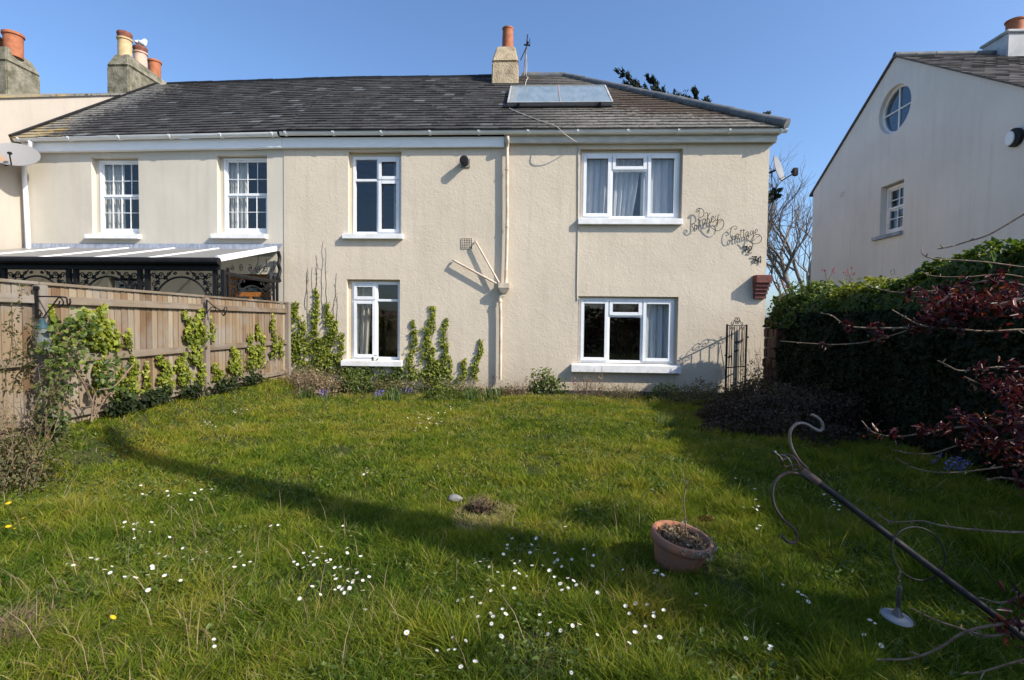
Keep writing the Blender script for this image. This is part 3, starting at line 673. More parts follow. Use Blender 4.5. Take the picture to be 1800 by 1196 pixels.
for k, (x0, x1, tp, sd) in enumerate(((a+.02, a+.74, .12, 7), (a+.66, a+1.3, .3, 8), (a+1.28, b-.02, 0, 9))):
    curtain(win, FB(), x0, x1, R_UR[2]-.05, R_UR[3]-.03, -.25-.05*(k % 2), MT['net'], 5, sd, tp)
win = casement_window(cot, FB(), (R_LR[0]+.025, R_LR[1]-.06, R_LR[2]+.03, R_LR[3]-.04), -.09, [.315, .668], [('o', None), ('of', .27), ('o', None)], (R_LR[0]-.13, R_LR[1]+.055, R_LR[2]), sillout=.13, sh=.155)
surround(win, FB(), R_LR, (R_LR[0]+.025, R_LR[1]-.06, R_LR[2]+.03, R_LR[3]-.04), -.09, 'render')
curtain(win, FB(), R_LR[1]-.60, R_LR[1]-.03, R_LR[2], R_LR[3], -.235, MT['blue'], 4, 11)
curtain(win, FB(), R_LR[0]+.02, R_LR[0]+.13, R_LR[2], R_LR[3], -.36, MT['blue'], 1, 12)
# roof
HX = XC+.20; HR = .72
deck = [[(XP, EY, EZ-.02), (HX, EY, EZ-.02), (HR, RY, RZ-.03), (XP, RY, RZ-.03)], [(HX, EY, EZ-.02), (HX, 18.8, EZ-.02), (HR, RY, RZ-.03)], [(HX, 18.8, EZ-.02), (XP, 18.8, EZ-.02), (XP, RY, RZ-.03), (HR, RY, RZ-.03)],
        [(XP, EY, EZ-.03), (XP, 18.8, EZ-.03), (HX, 18.8, EZ-.03), (HX, EY, EZ-.03)]]
rf = slates('roof', (0, EY, EZ), (1, 0, 0), VD, ND, [(XP, 0), (HX, 0), (HR, VL), (XP, VL)], MT['slatem'], cot, deck=deck, seed=5)
rt = MB(); ridge_run(rt, (-.45, RY, RZ+.0), (HR, RY, RZ+.0), .105, .40, 3); ridge_run(rt, (HR, RY, RZ), (HX+.02, EY-.02, EZ+.05), .10, .40, 4); rt.build('ridge_tiles', MT['ridge'], rf, smooth=True)
rt = MB(); ridge_run(rt, (XP, RY, RZ-.03), (-1.22, RY, RZ-.02), .075, .42, 5); rt.build('ridge_tiles', MT['black'], rf, smooth=True)
# chimney with one pot, standing on the slope just below the ridge
c = MB(); x0, x1 = -1.21, -.52
c.hexa([(x0-.02, 13.74, 7.5), (x1+.02, 13.74, 7.5), (x1+.02, 14.36, 7.5), (x0-.02, 14.36, 7.5), (x0, 13.76, 8.36), (x1, 13.76, 8.36), (x1, 14.34, 8.36), (x0, 14.34, 8.36)])
c.hexa([(x0-.012, 13.748, 8.361), (x1+.012, 13.748, 8.361), (x1+.012, 14.352, 8.361), (x0-.012, 14.352, 8.361), (x0+.12, 13.86, 8.81), (x1-.09, 13.86, 8.81), (x1-.09, 14.24, 8.81), (x0+.12, 14.24, 8.81)])
ch = c.build('chimney', MT['creamstk'], rf, bevel=.03)
MB().lathe([(.155, 0), (.15, .3), (.14, .5), (.142, .53), (.155, .545), (.155, .575), (.135, .58), (.11, .56), (.11, .2)], (-.815, 14.05, 8.79), 20).build('chimney_pot', MT['terra'], ch, smooth=True)
# brick corbel at the corner
bc = FB(); p = at(1327, 484, y=YF-.12); q = at(1351.5, 525, y=YF-.12); bx0, bx1, bz1, bz0 = p[0], q[0], p[2], q[2]; hh = (bz1-bz0)
for k, (t0, t1, ww) in enumerate(((.66, 1, .20), (.50, .645, .165), (.34, .485, .135), (.18, .325, .105), (0, .165, .075))):
    bc.box(bx0+.006*k, bx1+.02-.012*k, bz0+hh*t0, bz0+hh*t1, .004, ww)
bc.box(bx0+.02, bx1-.03, bz0+.01, bz1-.01, .003, .06); bc.build('brick_corbel', MT['brick'], cot, bevel=.006)
# black vent terminal, air brick
p = at(818, 286, y=YF); q = FB(); q.box(p[0]-.085, p[0]+.10, p[2]-.11, p[2]+.07, .002, .02)
pl = q.build('vent_plate', MT['greyplate'], cot, bevel=.004)
MB().lathe([(.075, 0), (.075, .10), (.088, .11), (.09, .18), (.07, .19), (.03, .185)], (p[0], YF-.02, p[2]-.005), 18, (0, -1, 0)).build('vent_terminal', MT['black'], pl, smooth=True)
p = at(821, 428, y=YF); q = FB(); u, v = p[0], p[2]; n = 6; s_ = .215; bw = .012
q.box(u-s_/2, u+s_/2, v-s_/2, v+s_/2, -.06, -.03)
for k in range(n+1):
    x = u-s_/2+k*s_/n
    q.box(x-bw/2, x+bw/2, v-s_/2, v+s_/2, -.029, .016)
for k in range(n+1):
    z = v-s_/2+k*s_/n
    for j in range(n): q.box(u-s_/2+j*s_/n+bw/2, u-s_/2+(j+1)*s_/n-bw/2, z-bw/2, z+bw/2, -.029, .014)
ab = q.build('air_brick', MT['creampipe'], cot)
q = FB(); q.box(u-s_/2+.01, u+s_/2-.01, v-s_/2+.01, v+s_/2-.01, .0015, .003); q.build('air_brick_hole_shade', MT['plinth'], ab)  # black sheet stands for the shade inside the holes
# downpipe, hopper, waste pipes
def fw(px, py, dw): return at(px, py, y=YF-dw)
d = MB(); d.tube(smooth_line([fw(892, 240, .18), fw(892.5, 247, .17), fw(892, 258, .09), fw(891.5, 275, .085), fw(891.5, 400, .085), fw(889, 499, .085)], 5), .034, 12)
for yy in (300, 400): d.lathe([(.034, 0), (.043, .004), (.043, .03), (.034, .034)], fw(891.3, yy, .085), 12)
dp = d.build('downpipe', MT['creampipe'], cot, smooth=True)
h = FB(); a = fw(876, 498, .12); b = fw(896, 507, .12); c0 = fw(881, 516, .12); c1 = fw(891, 516, .12)
h.box(a[0], b[0], b[2], a[2], .005, .19)
h.hexa([(c0[0], c0[2], .04), (c1[0], c0[2], .04), (c1[0], c0[2], .14), (c0[0], c0[2], .14), (a[0], b[2]-.001, .006), (b[0], b[2]-.001, .006), (b[0], b[2]-.001, .188), (a[0], b[2]-.001, .188)])
h.build('hopper', MT['creampipe'], dp, bevel=.006)
d = MB(); d.tube(smooth_line([fw(886, 514, .09), fw(885, 519, .09), fw(879.5, 523, .085), fw(879, 530, .085), fw(880, 560, .085), fw(879.5, 668, .085)], 5), .034, 12)
d.lathe([(.034, 0), (.044, .004), (.044, .05), (.034, .054)], fw(879, 532, .085), 12); d.build('lower_pipe', MT['creampipe'], dp, smooth=True)
d = MB(); d.tube([fw(797, 458, .03), fw(799, 459, .09), fw(873, 499, .10)], .024, 10); d.build('waste_pipe', MT['creampipe'], dp, smooth=True)
d = MB(); d.tube([fw(836, 424, .02), fw(837, 426, .08), fw(877, 497, .11)], .02, 10); d.build('waste_pipe', MT['creampipe'], dp, smooth=True)

# ------------------------------------------------------------------ terrace house on the left
XL = -11.0; TILT = .022
ter = thing('terraced_house', 'smooth cream terraced house behind the fence, white Georgian sash windows and slate roof', 'house', (-8, YF, 0))
R_1 = fb_rect(160.5, 277, 243.3, 412.5); R_2 = fb_rect(381, 273, 469, 412)
R_3 = fb_rect(190, 489, 243, 590); R_4 = fb_rect(398, 482, 474, 690)
w_ = FB(); wall_panel(w_, XL, XP-.002, -.3, 5.2, [R_1, R_2, R_3, (R_4[0], R_4[1], -.1, R_4[3])], .28, -.012); w_.build('wall', MT['smooth'], ter)
i_ = FB(); i_.box(XL+.01, XP-.012, 2.6, 2.75, -5, -.30); i_.box(XL+.01, XP-.012, -.2, -.1, -5, -.30); i_.box(XL+.01, XP-.012, 5.1, 5.19, -7.9, -.30); i_.box(XL+.01, XP-.012, -.09, 5.09, -5.2, -5.01); i_.box(-8.3, -8.2, 2.76, 5.09, -5, -.3)
i_.build('interior_wall', MT['inside'], ter)
for R_, lb, sx in ((R_1, None, (154, 248)), (R_2, None, (374, 470))):
    s0, s1 = fpx(sx[0], 416)[0], fpx(sx[1], 416)[0]
    win = sash_window(ter, FB(), (R_[0]+.085, R_[1]-.004, R_[2]+.06, R_[3]-.03), -.12, (s0, s1, R_[2]), mid=.50)
    MB(FB().O, FB().U, FB().V, FB().W).box(R_[0]+.06, R_[1]-.004, R_[2]+.011, R_[2]+.058, -.20, -.10).build('window_base', MT['sill'], win)
    surround(win, FB(), R_, (R_[0]+.085, R_[1]-.004, R_[2]+.06, R_[3]-.03), -.12, 'smooth')
    curtain(win, FB(), R_[0]+.03, R_[0]+.52, R_[2], R_[3], -.265, MT['creamc'], 5, 21)
sash_window(ter, FB(), (R_3[0]+.05, R_3[1], R_3[2]+.06, R_3[3]-.05), -.12, (R_3[0]-.05, R_3[1]+.05, R_3[2]))
# varnished door set with its glazing
d = FB(); a, b, _, t = R_4; ring(d, a, b, -.09, t, .11, -.22, -.10); d.box(a+.111, b-.111, 1.95, 2.05, -.21, -.11); d.box((a+b)/2-.03, (a+b)/2+.03, -.09, 1.949, -.21, -.11)
dr = d.build('door', MT['orange'], ter, bevel=.004)
FB().box(a+.11, b-.11, -.05, t-.11, -.17, -.16).build('pane', MT['glass'], dr)
f_ = FB(); f_.hexa([(-10.9, 4.955, -.01), (XP, 5.03, -.01), (XP, 5.03, .10), (-10.9, 4.955, .10), (-10.9, 5.16, -.01), (XP, 5.24, -.01), (XP, 5.24, .10), (-10.9, 5.16, .10)]); f_.build('fascia', MT['fascia'], ter, bevel=.005)
gutter_run(ter, (-10.95, YF-.17, 5.21), (XP-.02, YF-.17, 5.295), .070)
UT = np.array([1, 0, TILT]); UT /= np.linalg.norm(UT); e0 = np.array([XP, EY, EZ-.01])
zt = lambda x, z: z-(XP-x)*TILT
deck = [[(XL, EY, zt(XL, EZ-.03)), (XP-.002, EY, EZ-.03), (XP-.002, RY, RZ-.04), (XL, RY, zt(XL, RZ-.04))], [(XL, 18.8, EZ-.1), (XP-.002, 18.8, EZ-.03), (XP-.002, RY, RZ-.04), (XL, RY, zt(XL, RZ-.04))]]
rf2 = slates('roof', e0, UT, VD, ND, [(XL-XP, 0), (-.002, 0), (-.002, VL), (XL-XP, VL)], MT['slate'], ter, deck=deck, seed=9)
rt = MB(); ridge_run(rt, (XL+.4, RY, zt(XL, RZ)-.02), (XP-.01, RY, RZ-.03), .075, .42, 6); rt.build('ridge_tiles', MT['black'], rf2, smooth=True)
MB().bar((XL+.03, EY-.02, zt(XL, EZ)+.03), (XL+.03, RY, zt(XL, RZ)+.03), .07, .05).build('verge_flashing', MT['black'], rf2)
d = MB(); d.tube(smooth_line([(-10.62, YF-.18, 5.16), (-10.62, YF-.17, 5.08), fw(43, 292, .08), fw(46, 360, .08), fw(50, 436, .08), fw(48, 440, .14)], 5), .045, 12); d.build('downpipe', MT['upvc'], ter, smooth=True)

# ------------------------------------------------------------------ veranda in front of the terrace house
ver = thing('veranda', 'lean-to veranda with grey sheet roof and black scrolled ironwork behind the fence', 'veranda', (-8, 8.6, 0))
VX1, VXL, VYF = -5.36, -10.9, 8.55; ZB, ZFt = 2.93, 2.47
r_ = MB(); r_.hexa([(VXL, VYF-.08, ZFt), (VX1, VYF-.08, ZFt), (VX1, 10.57, ZB), (VXL, 10.57, ZB), (VXL, VYF-.08, ZFt+.02), (VX1, VYF-.08, ZFt+.02), (VX1, 10.57, ZB+.02), (VXL, 10.57, ZB+.02)]); r_.build('roof_sheet', MT['poly'], ver)
for k, x in enumerate((-9.85, -8.55, -7.55, -6.6)):
    MB().bar((x, VYF-.06, ZFt+.03), (x, 10.45, ZB+.012), .035, .022).build('glazing_bar', MT['whitebar'], ver)
MB().bar((VX1-.005, VYF-.09, ZFt+.012), (VX1-.005, 10.42, ZB+.005), .055, .10).build('end_rafter', MT['whitebar'], ver, bevel=.004)
fl = FB(); a = fpx(62, 432)[0]; b = fpx(497, 429)[0]
fl.hexa([(-10.95, 2.90, .013), (b-.10, 2.90, .013), (b-.10, 2.90, .05), (-10.95, 2.90, .05), (-10.95, 3.045, .004), (b, 3.06, .004), (b, 3.06, .018), (-10.95, 3.045, .018)]); fl.build('lead_flashing', MT['lead'], ver)
g = MB(); g.tube([(VXL, VYF-.13, ZFt-.03), (VX1+.05, VYF-.13, ZFt-.03)], .062, 12); g.box(VXL, VX1+.02, VYF-.07, VYF-.03, ZFt-.17, ZFt-.01); g.build('black_gutter', MT['iron'], ver)
def spiral(cx, cy, r0, turns, a0, dr=1, n=14):
    return [(cx+r0*(1-.8*k/n)*math.cos(a0+dr*turns*2*math.pi*k/n), cy+r0*(1-.8*k/n)*math.sin(a0+dr*turns*2*math.pi*k/n)) for k in range(n+1)]
def iron_bay(mb, u0, u1, zt_, zb, rnd_):
    """arched spandrel panel between two posts in local (u,v): arch bar, scrolls and quatrefoils above it"""
    L = u1-u0; cx = (u0+u1)/2; R_ = L/2-.10; ztop = zt_
    z0 = ztop-.12-R_; arch = [(cx+R_*math.cos(t), z0+R_*math.sin(t)*1.0, 0) for t in np.linspace(0, math.pi, 25)]
    arch = [(cx+R_+.02, z0-.6, 0)] + arch + [(cx-R_-.02, z0-.6, 0)]
    mb.tube(arch, .017, 6); mb.tube([(u0, ztop, 0), (u1, ztop, 0)], .013, 6)
    for sgn in (-1, 1):
        e = u0 if sgn < 0 else u1
        X = lambda q: e-sgn*q
        for (qx, qz, rr, tr, a0, dr) in ((.09, .10, .05, 1.3, 0, 1), (.22, .085, .045, 1.3, math.pi, -1), (.085, .24, .05, 1.3, 1.5, 1), (.07, .42, .042, 1.2, 4, -1), (.065, .56, .04, 1.2, 1, 1), (.35, .065, .035, 1.2, 2, 1), (.47, .05, .03, 1.2, 0, -1)):
            mb.tube([(x, z, 0) for x, z in spiral(X(qx), ztop-qz, rr, tr, a0 if sgn > 0 else math.pi-a0, dr*sgn)], .0095, 5)
        mb.tube([(p[0], p[1], 0) for p in smooth_line([(X(.01), ztop-.5), (X(.10), ztop-.33), (X(.16), ztop-.18), (X(.30), ztop-.12), (X(.42), ztop-.02)], 4)], .0095, 5)
        for (qx, qz) in ((.16, .22), (.155, .12), (.30, .13), (.12, .33)):
            for aa in (.785, 2.356): mb.bar((X(qx)-.045*math.cos(aa), ztop-qz-.045*math.sin(aa), 0), (X(qx)+.045*math.cos(aa), ztop-qz+.045*math.sin(aa), 0),   .030, .014, up=(0, 0, 1))
FU = lambda: MB((0, VYF, 0), (1, 0, 0), (0, 0, 1), (0, -1, 0)); pairs = [(-9.36, -9.23), (-8.06, -7.93), (-6.79, -6.655), (-5.46, -5.32)]
for (a, b) in pairs:
    for x in (a, b): FU().box(x-.032, x+.032, 0, 2.31, -.03, .03).build('post', MT['iron'], ver)
    m = FU()
    for k in range(5): m.tube([(x, z, 0) for x, z in spiral((a+b)/2+(.012 if k % 2 else -.012), 2.2-.145*k, .042, 1.4, k*2.2, 1 if k % 2 else -1)], .009, 5); m.tube([(a+.02, 2.12-.145*k, 0), (b-.02, 2.20-.145*k, 0)], .008, 5)
    m.build('scroll_infill', MT['iron'], ver)
for i in range(3):
    m = FU(); iron_bay(m, pairs[i][1]+.02, pairs[i+1][0]-.02, 2.30, 1.6, 0); m.build('arched_panel', MT['iron'], ver)
EU = lambda: MB((VX1+.02, 0, 0), (0, 1, 0), (0, 0, 1), (1, 0, 0))
for y in (8.72, 10.28, 10.42): EU().box(y-.02, y+.02, 0, 2.36, -.02, .02).build('post', MT['iron'], ver)
m = EU(); iron_bay(m, 8.74, 10.26, 2.22, 1.6, 0); m.box(8.57, 10.5, 2.235, 2.285, -.015, .015)
for k in range(6):
    y = 8.85+k*.28; m.tube([(u, z, 0) for u, z in spiral(y, 2.38+.02*k, .06+.008*k, 1.4, k, 1 if k % 2 else -1)], .009, 5)
for k in range(3): y = 9.6+k*.3; m.tube([(u, z, 0) for u, z in smooth_line([(y-.2, 2.3), (y-.05, 2.42), (y+.08, 2.55), (y+.1, 2.68)], 4)], .009, 5)
m.build('end_panel', MT['iron'], ver)
m = EU(); m.tube(smooth_line([(10.47, 2.88, 0), (10.53, 2.76, 0), (10.49, 2.62, 0), (10.54, 2.5, 0), (10.49, 2.36, 0), (10.53, 2.26, 0)], 5), .035, 8); m.build('wall_bracket', MT['iron'], ver)

# ------------------------------------------------------------------ tall neighbour house at the far left
ngh = thing('neighbour_house', 'tall cream gable wall at the far left edge with slate verge and big rendered chimneys', 'house', (-14, 13, 0))
yr, zr = 13.95, 7.66; sl = (zr-5.69)/(yr-9.63)
def zg(y): return zr-sl*abs(y-yr)
c = MB((XL, 0, 0), (0, 1, 0), (0, 0, 1), (-1, 0, 0)); c.prism([(9.0, -.3, 0), (18.9, -.3, 0), (18.9, zg(18.9), 0), (yr, zr, 0), (9.0, zg(9.0), 0)], (0, 0, 7.5)); c.build('wall', MT['neigh'], ngh)
rf3 = MB(); 
for (ya, yb) in ((8.85, yr), (19.1, yr)): rf3.hexa([(XL+.05, ya, zg(ya)+.005), (XL-7.6, ya, zg(ya)+.005), (XL-7.6, yb, zr+.005), (XL+.05, yb, zr+.005), (XL+.05, ya, zg(ya)+.05), (XL-7.6, ya, zg(ya)+.05), (XL-7.6, yb, zr+.05), (XL+.05, yb, zr+.05)])
rf3 = rf3.build('roof', MT['slate'], ngh, rnd=.3)
def stack(parent, x0, x1, y0, y1, zb, zs, ztp, mat, inset=.16):
    c = MB(); c.hexa([(x0, y0, zb), (x1, y0, zb), (x1, y1, zb), (x0, y1, zb), (x0, y0, zs), (x1, y0, zs), (x1, y1, zs), (x0, y1, zs)])
    c.hexa([(x0-.012, y0-.012, zs+.001), (x1+.012, y0-.012, zs+.001), (x1+.012, y1+.012, zs+.001), (x0-.012, y1+.012, zs+.001), (x0+inset, y0+inset*.6, ztp), (x1-inset*.4, y0+inset*.6, ztp), (x1-inset*.4, y1-inset*1.8, ztp-.1), (x0+inset, y1-inset*1.8, ztp-.1)])
    return c.build('chimney', MT[mat], parent, bevel=.03)
s1 = stack(rf3, -11.62, -11.0, 13.55, 15.45, 6.8, 8.26, 8.62, 'greystk')
def pot(parent, x, y, z, r, h, mat, lip='red'):
    pr = [(r*.98, 0), (r, h*.45), (r*.97, h*.5), (r*.97, h*.68), (r*1.12, h*.70), (r*1.16, h*.76), (r*.98, h*.78)] if lip else [(r*.95, 0), (r*.98, h*.86), (r*1.12, h*.88), (r*1.12, h*.97), (r, h), (r*.8, h*.98), (r*.8, h*.5)]
    o = MB().lathe(pr, (x, y, z), 20).build('chimney_pot', MT[mat], parent, smooth=True)
    if lip: MB().lathe([(r*.96, h*.781), (r*1.06, h*.88), (r*1.12, h*.95), (r*1.05, h), (r*.85, h), (r*.8, h*.7)], (x, y, z), 20).build('pot_rim', MT[lip], parent, smooth=True)
    return o
pot(s1, -11.28, 13.78, 8.56, .165, .68, 'buff'); pot(s1, -11.28, 14.33, 8.52, .165, .62, 'pink'); pot(s1, -11.28, 14.88, 8.50, .165, .55, 'terra', None)
s2 = stack(rf3, -16.6, -15.5, 14.55, 15.6, 6.5, 8.95, 9.4, 'greystk', .12)
pot(s2, -15.66, 14.92, 9.2, .24, .72, 'terra', None); pot(s2, -16.25, 14.85, 9.2, .24, .60, 'terra', None)

# ------------------------------------------------------------------ grey gabled house on the right
XR = 8.6; gab = thing('gabled_house', 'pale grey rendered gabled house beyond the hedge with a round window in its gable', 'house', (12, 13, 0))
RB = lambda: MB((XR, 0, 0), (0, 1, 0), (0, 0, 1), (-1, 0, 0))
ya, za = 12.93, 7.95; yl, yrr = 16.45, 9.41; ze = 5.6
cy_, cz_, cr_ = 12.92, 6.70, .555; circ = [(cy_+cr_*math.cos(t), cz_+cr_*math.sin(t)) for t in np.linspace(0, 2*math.pi, 41)[:-1]]
rw = (12.50, 13.30, 3.72, 4.93)
def rpanel(mb, w):
    outer = [(yrr, -.3), (yl, -.3), (yl, ze), (ya, za), (yrr, ze)]; hole = [(rw[0], rw[2]), (rw[1], rw[2]), (rw[1], rw[3]), (rw[0], rw[3])]
    L3 = lambda q: [Vector((p[0], p[1], 0)) for p in q]; allp = outer+circ+hole
    tri = tessellate_polygon([L3(outer), L3(circ), L3(hole)]); mb.add([(p[0], p[1], w) for p in allp], [tuple(t) for t in tri])
m = RB(); rpanel(m, 0)
for loop in (circ, [(rw[0], rw[2]), (rw[1], rw[2]), (rw[1], rw[3]), (rw[0], rw[3])]):
    k = len(loop)
    for i in range(k): p, q = loop[i], loop[(i+1) % k]; m.add([(p[0], p[1], 0), (q[0], q[1], 0), (q[0], q[1], -.3), (p[0], p[1], -.3)], [(0, 1, 2, 3)])
m.box(yrr+.001, yl-.001, -.3, ze, -8, -7.8); m.box(yrr, yrr+.25, -.3, ze, -7.79, -.001); m.box(yl-.25, yl, -.3, ze, -7.79, -.001)
m.build('wall', MT['gable'], gab, recalc=False)
m = RB(); m.box(yrr+.26, yl-.26, 5.2, 5.3, -7.7, -.31); m.box(yrr+.26, yl-.26, 2.6, 2.7, -7.7, -.31); m.box(yrr+.6, yl-.6, 2.71, 6.9, -4.1, -4.0); m.build('interior_wall', MT['inside'], gab)
sR = (za-ze)/(yl-ya); pl_ = math.hypot(yl-ya, za-ze)
def rz_(y): return za-sR*abs(y-ya)
O_ = np.array([XR-.05, yrr-.15, rz_(yrr-.15)+.02]); v_ = np.array([0, ya-(yrr-.15), za+.02-O_[2]]); L_ = np.linalg.norm(v_); v_ = v_/L_
slates('roof', O_, (1, 0, 0), v_, (0, -v_[2], v_[1]), [(0, 0), (7.6, 0), (7.6, L_), (0, L_)], MT['slateR'], gab, w=.24, e=.17, seed=21,
       deck=[[(XR-.05, yrr-.15, rz_(yrr-.15)), (XR+8, yrr-.15, rz_(yrr-.15)), (XR+8, ya, za), (XR-.05, ya, za)], [(XR-.05, yl+.15, rz_(yl+.15)), (XR+8, yl+.15, rz_(yl+.15)), (XR+8, ya, za+.015), (XR-.05, ya, za+.015)],
             [(XR-.05, yl+.15, rz_(yl+.15)+.05), (XR+8, yl+.15, rz_(yl+.15)+.05), (XR+8, ya, za+.06), (XR-.05, ya, za+.06)], [(XR-.05, yl+.15, rz_(yl+.15)), (XR-.05, ya, za+.015), (XR-.05, ya, za+.06), (XR-.05, yl+.15, rz_(yl+.15)+.05)]])
m = MB(); ridge_run(m, (XR-.04, ya, za+.04), (XR+7.5, ya, za+.04), .07, .45, 7); m.build('ridge_tiles', MT['ridge'], gab, smooth=True)
p = at(1490, 240, x=XR); MB().box(XR+.3, XR+1.1, p[1]-.15, p[1]+.25, p[2]-.12, p[2]+.13).build('roof_light', MT['black'], gab, bevel=.02)
# round window
m = RB(); n = 40; 
for rr0, rr1, w0, w1 in ((cr_-.055, cr_+.002, -.16, -.10),):
    for i in range(n):
        t0, t1 = 2*math.pi*i/n, 2*math.pi*(i+1)/n; q = lambda r, t, w: (cy_+r*math.cos(t), cz_+r*math.sin(t), w)
        m.hexa([q(rr0, t0, w0), q(rr1, t0, w0), q(rr1, t1, w0), q(rr0, t1, w0), q(rr0, t0, w1), q(rr1, t0, w1), q(rr1, t1, w1), q(rr0, t1, w1)])
m.box(cy_-.018, cy_+.018, cz_-cr_+.05, cz_+cr_-.05, -.15, -.11)
for s in (-1, 1): m.box(min(cy_+s*.019, cy_+s*(cr_-.05)), max(cy_+s*.019, cy_+s*(cr_-.05)), cz_-.014, cz_+.014, -.15, -.112)
rwn = m.build('round_window', MT['sill'], gab)
m = RB(); m.prism([(cy_+(cr_-.04)*math.cos(t), cz_+(cr_-.04)*math.sin(t), -.14) for t in np.linspace(0, 2*math.pi, 33)[:-1]], (0, 0, .006)); m.build('pane', MT['glassb'], rwn)
sash_window(gab, RB(), (rw[0]+.0, rw[1]-.01, rw[2]+.02, rw[3]-.03), -.14, (rw[0]-.03, rw[1]+.20, rw[2]), nx=2, ny=2, bar=.022, t=.07, mat='sill', sillmat='lead', sillout=.07, sh=.09, mid=.52)
for k, (px, py) in enumerate(((1481, 342), (1569, 478))):
    p = at(px, py, x=XR); m = RB(); ring(m, p[1]-.075, p[1]+.075, p[2]-.065, p[2]+.065, .018, .001, .018); m.box(p[1]-.055, p[1]+.055, p[2]-.045, p[2]+.045, .001, .008); m.build('wall_vent', MT['gable'], gab, bevel=.003)
p = at(1788, 242, x=XR); m = RB(); m.prism([(p[1]+.145*math.cos(t), p[2]+.165*math.sin(t), .002) for t in np.linspace(0, 2*math.pi, 25)[:-1]], (0, 0, .07)); al = m.build('alarm_box', MT['black'], gab, bevel=.01)
m = RB(); m.prism([(p[1]+.045+.085*math.cos(t), p[2]+.125*math.sin(t), .072) for t in np.linspace(0, 2*math.pi, 25)[:-1]], (0, 0, .03)); m.build('alarm_cover', MT['whitebar'], al, bevel=.01)
m = MB(); m.hexa([(10.88, 12.6, 7.6), (12.3, 12.6, 7.6), (12.3, 13.3, 7.6), (10.88, 13.3, 7.6), (10.88, 12.6, 8.30), (12.3, 12.6, 8.30), (12.3, 13.3, 8.30), (10.88, 13.3, 8.30)]); m.box(10.84, 12.34, 12.56, 13.34, 8.301, 8.37)
m.hexa([(10.9, 12.62, 8.371), (12.28, 12.62, 8.371), (12.28, 13.28, 8.371), (10.9, 13.28, 8.371), (11.05, 12.75, 8.47), (12.2, 12.75, 8.47), (12.2, 13.15, 8.47), (11.05, 13.15, 8.47)])
s3 = m.build('chimney', MT['whitestk'], gab, bevel=.02)
pot(s3, 11.33, 12.95, 8.44, .17, .34, 'terra', None); pot(s3, 11.85, 12.95, 8.44, .17, .34, 'terra', None)

# ------------------------------------------------------------------ roof and wall fittings
def rp(u, v, h=0): return np.array([u, EY, EZ])+v*VD+h*ND
sp = thing('solar_panel', 'old glazed solar panel with aluminium frame on the slate slope', 'solar panel', rp(.5, 2.3))
PB = lambda h=0: MB(rp(0, 0, h), (1, 0, 0), VD, ND)
u0, u1, v0, v1 = -.67, 1.68, 1.60, 3.28
m = PB(); m.box(u0, u1, v0, v1, .03, .11); m.build('casing', MT['greyplate'], sp, bevel=.006)
m = PB(); ring(m, u0-.004, u1+.004, v0-.004, v1+.004, .04, .1105, .132); m.build('frame', M('dull_aluminium_frame', (.46, .46, .45), (.33, .32, .30), 6, .5, .4), sp, bevel=.004)
gm, gnt, gp, _o = newmat('milky_solar_glass'); gv = pos(gnt, (3, 1, 1)); gn = noise(gnt, gv, 2.5, 5)
gnt.links.new(ramp(gnt, gn, [(.3, (.16, .215, .235)), (.7, (.26, .31, .33))]), gp.inputs['Base Color']); gp.inputs['Roughness'].default_value = .22; gp.inputs['Specular IOR Level'].default_value = .7
m = PB(); m.box(u0+.042, .50, v0+.042, v1-.042, .112, .122); m.build('glazing', gm, sp)
m = PB(); m.box(.535, u1-.042, v0+.042, v1-.042, .112, .122); m.build('glazing', gm, sp)
m = PB(); m.box(.501, .534, v0+.042, v1-.042, .112, .131); m.build('glazing_bar', MT['greyplate'], sp)
m = PB(); m.tube([(u0-.10, v0-.05, .05), (u1-.05, v0-.05, .05)], .025, 8)
for x in (u0+.25, u1-.3): m.box(x-.025, x+.025, v0-.09, v0+.0, .0, .13)
m.build('pipe_clamps', MT['black'], sp)
ca = MB(); pts = [rp(-.62, 1.5, .03), rp(-.45, 1.2, .03), rp(0, .55, .03), rp(.25, .2, .04), (.40, YF-.24, 5.36), (.52, YF-.30, 5.22), (.70, YF-.24, 5.12), (.84, YF-.06, 5.10), tuple(fw(1018, 256, .02)), tuple(fw(1017, 262, .015)), tuple(fw(1016, 400, .012)), tuple(fw(1014.5, 518, .012)), tuple(fw(1018, 524, .012))]
cb = ca; cb.tube(smooth_line(pts, 6), .0085, 6); tag(cb.build('cable', MT['cable'], loc=(.85, YF-.05, 3), smooth=True), 'cream cable looping from the solar panel over the gutter and down beside the window', 'cable')
ae = thing('television_aerial', 'thin television aerial mast rising beside the cottage chimney', 'aerial', (-.30, 14.1, 8.0))
q = lambda px, py: at(px, py, y=14.1)
MB().tube([q(921, 134), q(925, 88)], .022, 8).build('mast', MT['greyiron'], ae, smooth=True)
m = MB(); m.tube([q(924.5, 92), q(927.5, 61)], .016, 8); m.tube([q(921, 79), q(932, 80)], .022, 8); m.ball(q(927.5, 75), .04, 8); m.build('dipole', MT['black'], ae, smooth=True)
m = MB(); m.tube([q(925, 84), q(915, 106)], .014, 8); m.tube([q(931.5, 79), q(931, 68)], .008, 6); m.build('rod', MT['black'], ae, smooth=True)
MB().tube(smooth_line([q(925, 93), q(926, 118), q(925, 133), rp(-.26, 4.75, .03), rp(-.30, 4.4, .03), rp(-.33, 3.4, .03)], 5), .009, 6).build('aerial_lead', MT['cable'], ae, smooth=True)

